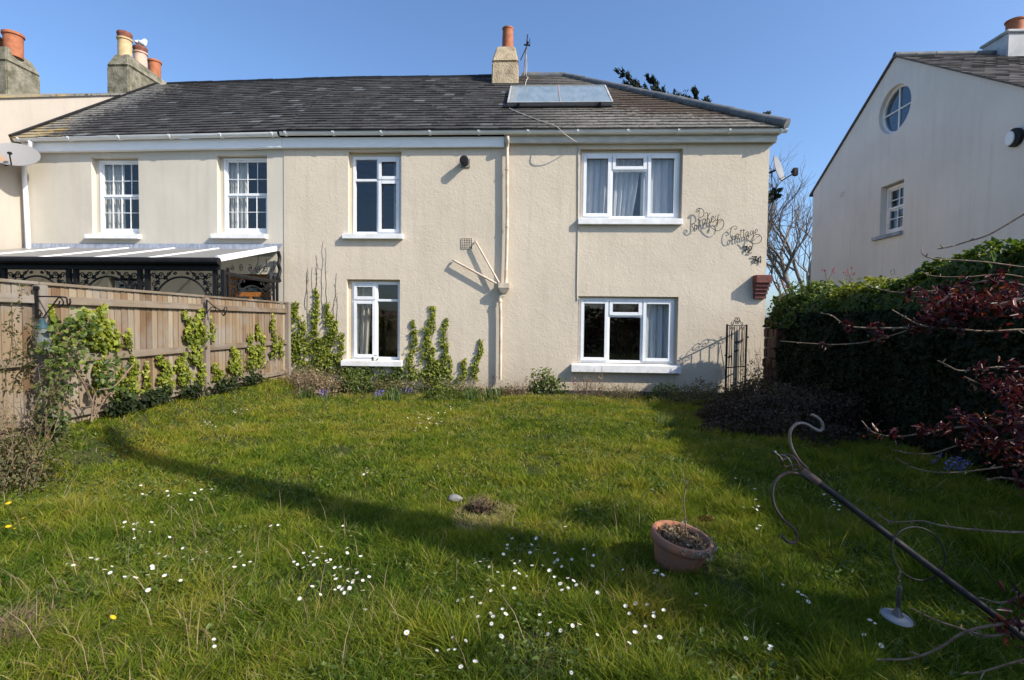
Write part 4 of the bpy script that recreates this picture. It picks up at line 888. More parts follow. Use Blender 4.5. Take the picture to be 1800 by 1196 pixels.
def dish(name, label, c, nrm, w, h, mat, arm, head, wallp):
    t = thing(name, label, 'satellite dish', c)
    n = np.array(nrm, float); n /= np.linalg.norm(n); a = np.cross([0, 0, 1], n); a /= np.linalg.norm(a); b = np.cross(n, a)
    m = MB(); V = []; F = []; k = 28; R_ = 7
    for side in (0, 1):
        for i in range(R_+1):
            for j in range(k):
                r = i/R_; th = 2*math.pi*j/k; V.append(np.array(c)+a*r*w*math.cos(th)+b*r*h*math.sin(th)+n*(.13*w*(r*r-1)-.012*side))
    o = (R_+1)*k
    for side in (0, 1):
        for i in range(R_):
            for j in range(k): F.append((side*o+i*k+j, side*o+i*k+(j+1) % k, side*o+(i+1)*k+(j+1) % k, side*o+(i+1)*k+j))
    for j in range(k): F.append((R_*k+j, R_*k+(j+1) % k, o+R_*k+(j+1) % k, o+R_*k+j))
    m.add(V, F); m.build('reflector', mat, t, smooth=True, recalc=True)
    e = np.array(c)+n*arm*w-b*h*.75
    m = MB(); m.tube([np.array(c)-b*h*.98-n*.02, e], .012, 8); m.build('feed_arm', MT['black'], t, smooth=True)
    m = MB(); m.lathe([(.025, -.05), (.03, .0), (.034, .06), (.03, .075), (.02, .08)], e, 10, (np.array(c)-e)); m.build('receiver', MT['black'], t, smooth=True)
    m = MB(); m.tube([np.array(c)-n*.13*w, np.array(c)-n*.2, np.array(wallp)], .022, 8); m.build('wall_bracket', MT['black'], t, smooth=True)
    return t, e
rustd = M('rust_stained_dish', (.235, .23, .225), (.36, .20, .09), 2.0, .5, .4, lo=.60, hi=.74)
dish('satellite_dish', 'large grey rust-stained satellite dish at the left terrace eaves', (-10.63, 10.10, 4.78), (.42, -.62, .60), .40, .36, rustd, .55, 1, (-10.98, 10.25, 4.6))
t, e = dish('satellite_dish', 'grey satellite dish seen edge on at the right corner of the cottage', (4.98, 10.86, 4.68), (.73, -.66, .24), .26, .27, MT['dishgrey'], 1.0, 1, (4.665, 10.95, 4.62))
m = MB(); m.tube(smooth_line([e, e+np.array([-.02, 0, -.16]), e+np.array([-.10, .03, -.2]), e+np.array([-.16, .06, -.06]), (4.95, 10.85, 4.43)], 5), .006, 5); m.build('dish_lead', MT['cable'], t, smooth=True)
m = MB(); e = np.array(e); m.box(e[0]-.05, e[0]+.05, e[1]-.04, e[1]+.04, e[2]-.07, e[2]+.09); m.build('receiver_box', MT['black'], t, bevel=.015)

# seagull on the middle pot
gx, gy, gz = -11.28, 14.33, 9.14
gl = thing('seagull', 'white seagull perched on the middle chimney pot of the tall stack', 'gull', (gx, gy, gz))
m = MB(); m.tube(smooth_line([(gx+.02, gy-.19, gz+.08), (gx, gy-.08, gz+.10), (gx, gy+.06, gz+.13), (gx, gy+.14, gz+.20), (gx, gy+.16, gz+.27), (gx, gy+.19, gz+.29), (gx, gy+.25, gz+.28)], 4), [.015]+[.03]*3+[.07]*4+[.085]*4+[.075]*4+[.05]*4+[.045]*3+[.012]*2, 10); m.build('body', MT['whitebird'], gl, smooth=True)
for s in (-1, 1): MB().ball((gx+s*.06, gy-.02, gz+.12), .1, 10, (.35, 1.3, .55)).build('wing', MT['greybird'], gl, smooth=True)
for s in (-1, 1): MB().tube([(gx+s*.025, gy+.03, gz+.07), (gx+s*.025, gy+.03, gz)], .007, 6).build('leg', MT['orange'], gl)

# wrought iron house name and numbers
def strokes(name, label, zs, sc, base, dw, r, mat, sub=5):
    allp = [];
    for st in zs: allp.append([fw(base[0]+x/sc, base[1]+y/sc, dw+.0) for x, y in st])
    c = np.mean(np.concatenate([np.array(s) for s in allp]), axis=0)
    m = MB()
    for s in allp: m.tube(smooth_line(s, sub), r, 6)
    # stand-off pins into the wall
    for s in (allp[0][len(allp[0])//2], allp[-1][len(allp[-1])//2]): m.tube([s, (s[0], YF+.01, s[2])], r*.9, 6)
    return tag(m.build(name, mat, loc=c, smooth=True), label, 'house sign')
strokes('house_name', 'black wire script sign reading Pokey on the cream wall', [
    [(420, 745), (455, 720), (450, 675), (410, 655), (372, 685), (368, 740), (400, 795), (460, 815), (545, 785), (570, 740), (572, 650), (572, 520), (578, 350), (585, 205)],
    [(525, 255), (555, 265), (545, 300), (510, 310), (490, 280), (500, 245), (545, 205), (610, 195), (670, 220), (715, 280), (725, 350), (705, 420), (660, 455), (600, 475)],
    [(760, 520), (715, 510), (685, 570), (680, 650), (705, 690), (745, 650), (765, 580), (760, 520), (800, 560)],
    [(770, 350), (800, 325), (830, 350), (835, 440), (825, 550), (820, 660)], [(920, 335), (880, 360), (850, 430), (833, 520), (865, 500), (880, 540), (890, 600), (915, 630), (945, 600)],
    [(945, 560), (985, 510), (1015, 460), (1005, 430), (970, 450), (945, 520), (955, 590), (1000, 610), (1050, 550)],
    [(1065, 415), (1060, 500), (1080, 560), (1120, 545), (1140, 480), (1150, 410), (1190, 385)],
    [(1145, 430), (1140, 560), (1130, 680), (1110, 740), (1085, 720), (1095, 660), (1130, 600), (1160, 555), (1230, 520), (1290, 545), (1325, 620), (1315, 710), (1265, 800), (1190, 860), (1110, 870), (1020, 830), (940, 760), (880, 680), (850, 650)]], 17.09, (1195, 355), .068, .0064, MT['iron'])
strokes('house_name', 'black wire script sign reading Cottage near the wall corner', [
    [(345, 225), (360, 245), (395, 235), (408, 200), (385, 172), (330, 170), (285, 205), (260, 270), (248, 360), (265, 440), (300, 480), (350, 480), (400, 440)],
    [(435, 350), (400, 360), (380, 410), (390, 455), (420, 455), (440, 400), (435, 350), (470, 370)], [(500, 235), (495, 340), (490, 430), (520, 440)], [(562, 230), (562, 340), (560, 420), (585, 420)], [(470, 282), (530, 272), (610, 262)],
    [(660, 300), (625, 310), (605, 370), (625, 410), (655, 370), (668, 300), (668, 380), (690, 395)],
    [(765, 275), (730, 290), (715, 345), (735, 375), (770, 330), (785, 270), (785, 400), (775, 500), (750, 530), (738, 500), (770, 440), (820, 385)],
    [(825, 325), (870, 300), (885, 260), (860, 240), (830, 280), (825, 340), (850, 370), (900, 362), (950, 390), (980, 440), (965, 510), (920, 560), (850, 582), (770, 575), (710, 540), (650, 480), (610, 455)]], 13.29, (1265, 385), .068, .0060, MT['iron'])
strokes('house_number', 'black iron numerals 72 under the wire script signs', [[(550, 645), (600, 650), (650, 640), (615, 710), (595, 785)], [(580, 722), (640, 715)], [(680, 690), (690, 655), (735, 650), (750, 680), (720, 735), (670, 790), (720, 800), (748, 792)]], 13.29, (1265, 385), .022, .0095, MT['iron'])
strokes('house_number', 'black iron numerals 74 lowest on the wall above the brick corbel', [[(750, 880), (800, 885), (865, 880), (830, 950), (812, 1022)], [(790, 957), (850, 952)], [(950, 1038), (960, 880), (905, 940), (865, 987), (980, 985)]], 13.29, (1265, 385), .022, .0095, MT['iron'])

# ------------------------------------------------------------------ wooden fence on the left
FX = -4.95; fen = thing('fence', 'weathered closeboard garden fence running from the house along the left side', 'fence', (FX, 6, 0))
rn = random.Random(3); PY = [2.34, 4.91, 7.48, 10.05]; FT = 1.80
for i in range(3):
    a, b = PY[i]+.055, PY[i+1]-.055; V = []; F = []; R = []; y = a; m = MB()
    ks = []; n = int((b-a)/.098); w = (b-a)/n
    for k in range(n):
        y0 = a+k*w; lean = rn.uniform(-.003, .003); x0 = FX-.028+rn.uniform(-.003, .003); z1 = FT-.015+rn.uniform(-.006, .004); n0 = len(m.f)
        m.hexa([(x0, y0+.0015, .08), (x0+.017, y0+.0015, .08), (x0+.010, y0+w-.0015, .08), (x0-.002, y0+w-.0015, .08), (x0, y0+.0015+lean, z1), (x0+.017, y0+.0015+lean, z1), (x0+.010, y0+w-.0015+lean, z1), (x0-.002, y0+w-.0015+lean, z1)])
        ks += [min(1, max(0, rn.gauss(.5, .27)))]*6
    ob = m.build('boards', MT['board'], fen, recalc=False); at_ = ob.data.attributes.new('rnd', 'FLOAT', 'FACE'); at_.data.foreach_set('value', np.array(ks, np.float32))
    for z, hh in ((1.645, .085), (1.03, .085), (.44, .085)):
        m = MB(); m.hexa([(FX-.010, a, z-hh/2), (FX+.032, a, z-hh/2), (FX+.032, b, z-hh/2), (FX-.010, b, z-hh/2), (FX-.010, a, z+hh/2), (FX+.022, a, z+hh/2), (FX+.022, b, z+hh/2), (FX-.010, b, z+hh/2)])
        m.build('rail', MT['rail'], fen, rnd=rn.random(), bevel=.004)
    m = MB(); m.box(FX-.045, FX+.012, a-.05, b+.05, FT-.01, FT+.022); m.build('capping', MT['rail'], fen, rnd=rn.random(), bevel=.004)
for i, y in enumerate(PY):
    m = MB(); m.box(FX-.04, FX+.055, y-.05, y+.05, -.2, FT-.012 if i < 3 else FT+.02); m.build('post', MT['post'], fen, rnd=rn.random(), bevel=.006)

# hanging bracket with feeder on the near post, small bracket on the second post
B0 = (40, 490); BS = 7.97; q = lambda x, y, Y=4.84: at(B0[0]+x/BS, B0[1]+y/BS, y=Y)
br = thing('hanging_bracket', 'black iron hanging basket bracket with hooked arm on the near fence post', 'bracket', q(190, 350))
a, b = q(165, 150), q(215, 560); m = MB(); m.box(a[0], b[0], 4.835, 4.855, b[2], a[2]); m.box(a[0]-.012, b[0]+.012, 4.83, 4.855, a[2]-.005, a[2]+.03); m.build('back_plate', MT['iron'], br, bevel=.004)
m = MB(); m.tube(smooth_line([q(215, 250), q(400, 252), q(580, 260), q(618, 285), q(622, 340), q(640, 365), q(665, 340), q(662, 280)], 6), .0075, 8); m.build('arm', MT['iron'], br, smooth=True)
m = MB(); m.tube(smooth_line([q(200, 470), q(235, 440), q(258, 480), q(245, 540), q(285, 548), q(330, 490), q(440, 345), q(505, 268), q(550, 290), q(570, 345), q(540, 382), q(510, 365), q(518, 312)], 6), .0065, 8); m.build('scroll_brace', MT['iron'], br, smooth=True)
fd = thing('bird_feeder', 'hanging bird feeder with teal cone lid and grey mesh tube on the fence post', 'bird feeder', q(265, 850, 4.78))
c = q(268, 565, 4.78); d = q(275, 980, 4.78); zt_, zb_ = q(265, 705, 4.78)[2], d[2]
MB().lathe([(.062, zb_-c[2]), (.064, zb_-c[2]+.01), (.062, zt_-c[2]), (.05, zt_-c[2]+.002)], (c[0]+.004, 4.78, c[2]), 16).build('mesh_tube', MT['feedmesh'], fd, smooth=True)
MB().lathe([(.066, zt_-c[2]+.003), (.062, zt_-c[2]+.02), (.03, -.035), (.018, .0), (.005, .01)], (c[0]+.002, 4.78, c[2]), 16).build('cone_lid', MT['feedgreen'], fd, smooth=True)
MB().tube([(c[0], 4.78, c[2]), (c[0]-.01, 4.80, c[2]+.06), q(245, 500, 4.83)], .003, 5).build('wire', MT['iron'], fd)
q2 = lambda px, py: at(px, py, y=7.40)
br = thing('hanging_bracket', 'smaller black scrolled bracket high on the middle fence post', 'bracket', q2(364, 540))
MB().tube([q2(363.5, 527), q2(363.5, 552)], .013, 6).build('back_plate', MT['iron'], br)
m = MB(); m.tube(smooth_line([q2(364, 528), q2(374, 537), q2(388, 546), q2(394, 545), q2(397, 550), q2(393, 555), q2(390, 551)], 5), .0075, 6); m.tube(smooth_line([q2(364, 551), q2(369, 543), q2(374, 540), q2(379, 543), q2(377, 548), q2(373, 546)], 5), .0065, 6); m.tube(smooth_line([q2(393, 547), q2(396, 540), q2(399, 544), q2(392, 556)], 4), .006, 6); m.build('scrolls', MT['iron'], br, smooth=True)

# ------------------------------------------------------------------ iron gate standing open against the cottage corner
gA = np.array([3.73, 10.10, 0]); gB = np.array([4.27, 10.52, 0]); GU = gB-gA; GL = np.linalg.norm(GU); GU /= GL; GN = np.array([GU[1], -GU[0], 0])
GB_ = lambda: MB(gA, GU, (0, 0, 1), GN)
gt = thing('garden_gate', 'narrow black wrought iron gate with scrolled top standing open by the cottage corner', 'gate', (4, 10.3, 0))
m = GB_(); zt_ = 1.46
m.box(-.014, .014, .02, zt_+.015, -.014, .014); m.box(GL-.014, GL+.014, .02, zt_+.015, -.014, .014); m.box(.0141, GL-.0141, zt_-.015, zt_, -.012, .012); m.box(.0141, GL-.0141, .10, .125, -.012, .012); m.box(.0141, GL-.0141, .62, .64, -.010, .010); m.build('frame', MT['iron'], gt)
m = GB_()
for k in range(1, 8):
    x = GL*k/8; m.tube([(x, .126, 0), (x, zt_-.016, 0)], .0065, 6)
for x0, x1 in ((GL*.14, GL*.30), (GL*.86, GL*.70)): m.tube([(x0, .65, 0), ((x0+x1)/2, 1.36, 0), (x1, .65, 0)], .006, 6)
m.build('bars', MT['iron'], gt)
m = GB_(); cx = GL/2
for s in (-1, 1):
    m.tube([(cx+s*x, z, 0) for x, z in smooth_line([(.055, zt_+.06), (.03, zt_+.085), (.01, zt_+.055), (.035, zt_+.03), (.075, zt_+.06), (.07, zt_+.13), (.03, zt_+.15), (.0, zt_+.10)], 5)], .0065, 6)
    m.tube([(cx+s*x, z, 0) for x, z in smooth_line([(.07, zt_+.12), (.12, zt_+.07), (.15, zt_+.015), (.185, zt_+.01), (.20, zt_+.045), (.175, zt_+.06)], 5)], .0065, 6)
    for k in range(2): m.tube([(cx+s*(.12+.1*k)+x, zt_-.06+z, 0) for x, z in spiral(0, 0, .04, 1.3, k*3, s)], .0055, 6)
m.build('scroll_top', MT['iron'], gt)
m = GB_()
for z0 in (.95, 1.12):
    for s in (-1, 1): m.tube([(cx+s*x, z0+z, 0) for x, z in spiral(.035, 0, .032, 1.3, 0, s)], .006, 6)
for s in (-1, 1): m.tube([(.11+s*x, .84+z, 0) for x, z in spiral(.03, 0, .03, 1.3, 0, s)], .006, 6)
m.build('centre_scrolls', MT['iron'], gt)
m = GB_(); m.box(-.05, -.015, .86, .885, -.012, .012); m.box(GL+.015, GL+.06, 1.2, 1.24, -.015, .015); m.build('latch', MT['iron'], gt)

# ------------------------------------------------------------------ leaning bird pole with hooks
K = 4.986; pq = lambda x, y, Y=2.35: at(1340+x/K, 720+y/K, y=Y)
top = at(1412, 828, y=2.35); low = at(1742, 1077, y=1.95); dr_ = (low-top); tb = low+dr_*((-.15-low[2])/dr_[2])
if dr_[2] > -.05: tb = low+dr_*1.2
pol = thing('bird_feeding_pole', 'dark metal bird feeding pole leaning right over the shaded grass with two hooks on top', 'bird pole', tb)
MB().tube([top+dr_*.05, low, tb], .0138, 12).build('pole', MT['bldk'], pol, smooth=True)
MB().tube([top-dr_*.005, top+dr_*.06, top+dr_*.105], [.0165, .0165, .016], 12).build('socket', MT['rust'], pol, smooth=True)
m = MB(); m.tube(smooth_line([pq(x, y) for x, y in ((395, 520), (330, 455), (280, 380), (250, 310), (240, 240), (250, 180), (290, 135), (340, 120), (390, 130), (440, 160), (490, 185), (518, 180), (530, 150), (515, 105), (480, 70), (430, 45))], 6), .0068, 8); m.build('hook', MT['greyiron'], pol, smooth=True)
m = MB(); m.tube(smooth_line([pq(x, y) for x, y in ((440, 640), (380, 600), (330, 570), (260, 552), (200, 562), (145, 595), (105, 650), (88, 720), (95, 800), (125, 880), (180, 960), (250, 1020), (290, 1065), (305, 1115), (290, 1160), (250, 1170), (205, 1145), (165, 1105))], 6), .0068, 8); m.build('hook', MT['ironb'], pol, smooth=True)
m = MB(); a = pq(140, 400); b = pq(350, 528); ax = b-a; L = np.linalg.norm(ax); ax /= L; s1_ = np.cross(ax, [0, 1, 0]); s1_ /= np.linalg.norm(s1_); s2_ = np.cross(ax, s1_)
for k in range(4): m.tube([a+ax*L*t+(s1_*math.cos(k*1.571+t*4)+s2_*math.sin(k*1.571+t*4))*.030*math.sin(math.pi*t) for t in np.linspace(0, 1, 15)], .0036, 6)
m.ball(pq(107, 378), .0105, 10); m.tube([pq(107, 378), a], .004, 6); m.build('finial', MT['ironb'], pol, smooth=True)
m = MB(); rc = at(1614, 973, y=2.08); m.tube([rc+RGT*.105*math.cos(t)+UPV*.098*math.sin(t)+FWD*.02*math.sin(t) for t in np.linspace(0, 2*math.pi, 41)[:-1]], .0032, 6, closed=True); m.build('ring', MT['bldk'], pol, smooth=True)
hf = thing('bird_feeder', 'dark spring feeder above a pale grey round tray hanging from the pole ring', 'bird feeder', at(1576, 1086, y=2.08))
hq = lambda px, py: at(px, py, y=2.075)
m = MB(); m.tube(smooth_line([hq(1580, 1004), hq(1583, 1008), hq(1580, 1014), hq(1578, 1019), hq(1582, 1022), hq(1582, 1031)], 4), .0028, 6); m.build('hook', MT['greyiron'], hf, smooth=True)
m = MB(); a = hq(1582, 1031); b = hq(1578, 1074); nn = 120
m.tube([a+(b-a)*t/nn+np.array([math.cos(t*1.1), math.sin(t*1.1), 0])*.0072 for t in range(nn+1)], .0022, 5); m.tube([a, b], .0055, 8); m.build('spring', MT['spring'], hf, smooth=True)
m = MB(); dc = hq(1576, 1086); m.lathe([(.02, .012), (.052, .006), (.055, .0), (.052, -.003), (.01, -.004)], dc, 28, (.10, -.10, 1)); m.build('tray', MT['disc'], hf, smooth=True)
MB().lathe([(.022, .010), (.010, .035), (.006, .045)], dc, 12, (.05, -.05, 1)).build('cone', MT['spring'], hf, smooth=True)

# ------------------------------------------------------------------ terracotta pot with a dead plant, tilted
pc = at(1201, 1012, z=.0); px_, py_ = pc[0], pc[1]+.09
pt = thing('plant_pot', 'tilted terracotta pot of dead plants sunk in the long grass', 'plant pot', (px_, py_, 0))
ax = np.array([.16, -.10, 1.0]); ax /= np.linalg.norm(ax); base = np.array([px_-.03, py_, -.035])
MB().lathe([(.105, 0), (.12, .04), (.150, .16), (.160, .195), (.172, .20), (.182, .212), (.184, .235), (.176, .252), (.160, .254), (.150, .24), (.145, .19), (.05, .18)], base, 36, ax).build('pot', MT['terrap'], pt, smooth=True)
MB().lathe([(.147, .195), (.12, .212), (.08, .222), (.04, .228), (.01, .23)], base, 24, ax).build('compost', MT['potsoil'], pt, smooth=True)
sA = np.cross(ax, [0, 1, 0]); sA /= np.linalg.norm(sA); sB = np.cross(ax, sA)
dp_ = lambda r, a, h: base+ax*h+r*(sA*math.cos(a)+sB*math.sin(a))
g = np.random.default_rng(5); rnd = random.Random(6); lines = []
for k in range(150):
    a = g.random()*6.28; r = .13*math.sqrt(g.random()); p = dp_(r, a, .21+.02*g.random()); d = g.normal(size=3)*.035; d[2] = abs(d[2])*.6
    lines.append((crooked(p, p+d, 3, .15, rnd), .0016+.0018*g.random()))
twig_mesh('dead_stalks', lines, MT['twig'], pt)
P = np.array([dp_(.135*math.sqrt(g.random()), g.random()*6.28, .222+.03*g.random()) for _ in range(420)]); leaves('dead_leaves', P, g.normal(size=(420, 3))+[0, 0, .8], .026, GREEN['dry'], pt, rnd=g.random(420)**1.4)
e0_ = dp_(.04, 2.8, .22); e1_ = at(1200, 825, y=py_+.0); ln = crooked(e0_, e1_, 7, .03, rnd); e1b = at(1211, 797, y=py_)
lines = [(ln, np.linspace(.0042, .0022, len(ln))), (crooked(e1_, e1b, 4, .04, rnd), .0016)]
for k in range(16): t = rnd.random(); b_ = ln[int(t*6)]; lines.append(([b_, b_+np.array([rnd.uniform(-.02, .02), rnd.uniform(-.02, .02), rnd.uniform(0, .03)])], .0015))
twig_mesh('tall_stalk', lines, MT['twig'], pt)
P = np.array([at(1240+rnd.uniform(-12, 14), 912+rnd.uniform(-5, 5), y=py_+.20) for _ in range(90)]); tf = leaves('dry_flower', P, g.normal(size=(90, 3))+[0, -.3, 1], .016, GREEN['crust'], pt)
tr = [];
for a in np.linspace(2.2, 4.2, 9): p = dp_(.18, a-.3, .25); tr.append(p)
P = np.array([dp_(.178+.02*g.random(), 1.2+g.random()*3.6, .24+.03*g.normal()*.5) for _ in range(150)]); leaves('trailing_leaves', P, g.normal(size=(150, 3)), .018, leafmat('grey_woolly_leaf', [(0, (.20, .20, .14)), (1, (.34, .33, .26))], .9, .2), pt)

# pale stone and a bleached clump in the lawn
st = at(799, 880, z=.02); bm = bmesh.new(); bmesh.ops.create_icosphere(bm, subdivisions=3, radius=1)
for v in bm.verts: n_ = vn(v.co.x+3, v.co.y*1.3+v.co.z, .5, 8); v.co = Vector((v.co.x*.060, v.co.y*.045, v.co.z*.032))*(.8+.4*float(n_))
me = bpy.data.meshes.new('stone'); bm.to_mesh(me); bm.free(); me.polygons.foreach_set('use_smooth', [True]*len(me.polygons))
tag(link('stone', me, MT['stonew'], None, (st[0], st[1], st[2]+.018)), 'small pale stone lying in the middle of the lawn', 'stone')

# ------------------------------------------------------------------ climbing ivy
def ivy_plant(name, label, cat, streams, plane, out, mat, group=None, size=.042, dens=1.0, seed=1, stems=True, base=None):
    """streams: (tip px, tip py, base px, base py, half width px, leaves) on a plane; grows out along 'out'"""
    g = np.random.default_rng(seed); P = []; Nn = []; R = []; lines = []; rd = random.Random(seed)
    out = np.array(out, float)
    for (tx, ty, bx, by, hw, n) in streams:
        n = int(n*dens); t = g.random(n)**.8; ph = g.random()*6
        wob = np.sin(t*9+ph)*hw*.35
        w = hw*(.22+.9*t**.6)*(.75+.35*np.sin(t*23+ph*2))
        x = tx+(bx-tx)*t+wob+np.clip(g.normal(size=n), -1.6, 1.6)*w*.6; y = ty+(by-ty)*t+g.normal(size=n)*3
        for xx, yy, tt in zip(x, y, t):
            P.append(at(xx, yy, **plane)+out*(.008+.055*g.random()**1.6*(.4+.9*tt)))
        Nn.append(out[None]*1.1+g.normal(size=(n, 3))*.55+np.array([.15, 0, .45])); R.append(np.clip(.62-.25*t+g.normal(size=n)*.22, 0, 1))
        for k in range(2 if stems else 0):
            o = rd.uniform(-.4, .4)*hw; ln = [at(bx+o+(tx-bx)*s+math.sin(s*9+ph)*hw*.35, by+(ty-by)*s, **plane)+out*.008 for s in np.linspace(0, 1, 9)]; lines.append((ln, np.linspace(.006, .002, 9)))
    P = np.array(P); Nn = np.concatenate(Nn); R = np.concatenate(R)
    c = P.mean(0) if base is None else np.array(base); c[2] = 0
    th = thing(name, label, cat, c, group); leaves('foliage', P, Nn, size, mat, th, rnd=R, up=(0, 0, -.6), asp=.9, var=.62)
    if lines: twig_mesh('stems', lines, MT['bark'], th)
    return th
WP = dict(y=YF-.005); WO = (0, -1, 0)
ivA = ivy_plant('ivy_plant', 'bright ivy climbing the wall in three tall points left of the lower left cottage window', 'ivy',
    [(511, 538, 514, 640, 13, 260), (524, 532, 530, 640, 18, 330), (553, 509, 562, 650, 11, 380), (581, 534, 578, 655, 18, 560), (602, 584, 594, 655, 9, 130), (560, 600, 560, 668, 40, 420)], WP, WO, GREEN['ivy'], 'wall ivy on the cottage', .044, 1.5, 31)
ivB = ivy_plant('ivy_plant', 'bright ivy climbing the wall in three points right of the lower left cottage window', 'ivy',
    [(729, 562, 722, 668, 10, 230), (756, 539, 757, 675, 15, 520), (785, 559, 778, 668, 10, 270), (793, 631, 790, 668, 5, 60), (757, 628, 757, 675, 34, 260)], WP, WO, GREEN['ivy'], 'wall ivy on the cottage', .044, 1.5, 32)
ivC = ivy_plant('ivy_plant', 'small ivy shoots climbing the wall just left of the downpipe', 'ivy', [(847, 597, 832, 668, 8, 190), (817, 631, 814, 668, 7, 110)], WP, WO, GREEN['ivy'], 'wall ivy on the cottage', .042, 1.5, 33)
ivD = ivy_plant('ivy_plant', 'dark bushy ivy growing over the sill of the lower left cottage window', 'ivy', [(655, 632, 640, 668, 16, 170), (620, 645, 622, 672, 26, 420), (672, 645, 674, 668, 9, 60), (700, 642, 694, 675, 18, 230)], dict(y=YF-.06), WO, GREEN['bramble'], None, .048, 1.3, 34)
rd = random.Random(4); lines = []
for (x0, y0, x1, y1) in ((540, 477, 543, 640), (548, 470, 552, 600), (556, 448, 557, 560), (558, 462, 556, 520), (567, 425, 566, 560), (572, 436, 575, 560), (593, 480, 584, 580), (590, 500, 594, 580), (541, 470, 536, 545)):
    p = [fw(x0+(x1-x0)*t+rd.uniform(-1.6, 1.6), y0+(y1-y0)*t, .006) for t in np.linspace(0, 1, 9)]; lines.append((p, np.linspace(.0022, .0045, 9)))
    for k in range(3): b_ = p[rd.randrange(1, 6)]; lines.append(([b_, b_+np.array([rd.uniform(-.08, .08), 0, rd.uniform(.03, .12)])], .0016))
tag(twig_mesh('dead_ivy_stems', lines, MT['bark']), 'thin bare dead ivy stems clinging to the wall above the ivy points', 'dead stems')
FP = dict(x=FX+.012); FO = (1, 0, 0)
ivy_plant('ivy_plant', 'dense ivy patch on the fence below the top rail beside the near post', 'ivy', [(180, 540, 178, 612, 17, 520), (150, 545, 155, 600, 26, 260), (86, 540, 84, 570, 9, 60)], FP, FO, GREEN['ivy'], 'ivy patches on the fence', .05, 1.0, 41)
ivy_plant('ivy_plant', 'two small ivy tufts on the fence boards above the middle rail', 'ivy', [(200, 588, 199, 612, 9, 90), (222, 585, 221, 612, 5, 50)], FP, FO, GREEN['ivy'], 'ivy patches on the fence', .045, 1.0, 42)
ivy_plant('ivy_plant', 'ivy patch around the middle fence post hanging from the top rail', 'ivy', [(325, 548, 330, 600, 9, 200), (350, 545, 345, 608, 15, 420), (370, 560, 368, 600, 6, 90), (340, 610, 340, 640, 12, 120)], FP, FO, GREEN['ivy'], 'ivy patches on the fence', .045, 1.0, 43)
ivy_plant('ivy_plant', 'ivy hanging in ragged strips below the middle rail of the centre fence bay', 'ivy', [(175, 628, 168, 690, 13, 230), (232, 627, 228, 690, 10, 260), (256, 640, 254, 692, 5, 110), (282, 625, 292, 682, 13, 330), (318, 622, 320, 674, 12, 360), (350, 618, 351, 676, 6, 190), (210, 650, 205, 700, 5, 70)], FP, FO, GREEN['ivy'], 'ivy patches on the fence', .046, 1.2, 44)
ivy_plant('ivy_plant', 'ivy strips on the far fence bay next to the house', 'ivy', [(378, 640, 382, 668, 10, 120), (410, 612, 415, 660, 13, 260), (440, 585, 440, 650, 9, 210), (455, 570, 456, 645, 10, 240), (478, 553, 480, 630, 6, 190), (492, 590, 492, 630, 5, 80)], FP, FO, GREEN['ivy'], 'ivy patches on the fence', .045, 1.2, 45)
ivy_plant('ivy_plant', 'dark trailing ivy along the foot of the fence', 'ivy', [(285, 684, 255, 708, 24, 300), (340, 678, 328, 696, 22, 240), (400, 668, 390, 684, 24, 200), (222, 700, 205, 722, 22, 220), (450, 658, 440, 674, 22, 170), (300, 690, 200, 728, 30, 200)], dict(x=FX+.16), (.9, 0, .4), GREEN['ivyd'], None, .046, 1.3, 46, stems=False)

# ------------------------------------------------------------------ bushes and border plants
def bush(name, label, cat, c, rad, n, size, mat, seed, group=None, twigs=0, twigmat='twig', twh=1.2, shell=.5, flat=0, nz=.35, dense_top=0, parts=True, twr=.004):
    g = np.random.default_rng(seed); rd = random.Random(seed); c = np.array(c, float); rad = np.array(rad, float); c[2] += float(gh(c[0], c[1]))
    d = unit(g.normal(size=(n, 3))); d[:, 2] = np.abs(d[:, 2])*(1 if not flat else .9)
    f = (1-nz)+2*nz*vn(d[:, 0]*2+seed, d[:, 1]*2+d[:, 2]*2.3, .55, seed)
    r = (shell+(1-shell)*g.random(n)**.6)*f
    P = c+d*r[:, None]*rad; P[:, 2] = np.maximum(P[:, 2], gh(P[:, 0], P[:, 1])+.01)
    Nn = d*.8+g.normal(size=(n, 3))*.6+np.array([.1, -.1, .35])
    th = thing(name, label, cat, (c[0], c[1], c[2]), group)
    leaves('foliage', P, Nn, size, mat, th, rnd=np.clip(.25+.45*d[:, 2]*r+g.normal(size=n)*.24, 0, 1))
    lines = []
    for k in range(twigs):
        a = rd.random()*6.28; e = rd.uniform(.5, twh); q = c+np.array([math.cos(a)*rad[0]*e*rd.random(), math.sin(a)*rad[1]*e*rd.random(), rad[2]*e])
        b = c+np.array([math.cos(a)*rad[0]*.3, math.sin(a)*rad[1]*.3, 0]); b[2] = c[2]-.02
        ln = crooked(b, q, 5, .08, rd); lines.append((ln, np.linspace(twr, twr*.35, 6)))
        for j in range(3): s = ln[rd.randrange(2, 6)]; lines.append((crooked(s, s+np.array([rd.uniform(-.12, .12), rd.uniform(-.12, .12), rd.uniform(.02, .16)])*max(.4, rad[2]), 3, .1, rd), twr*.35))
    if lines: twig_mesh('twigs', lines, MT[twigmat], th)
    return th
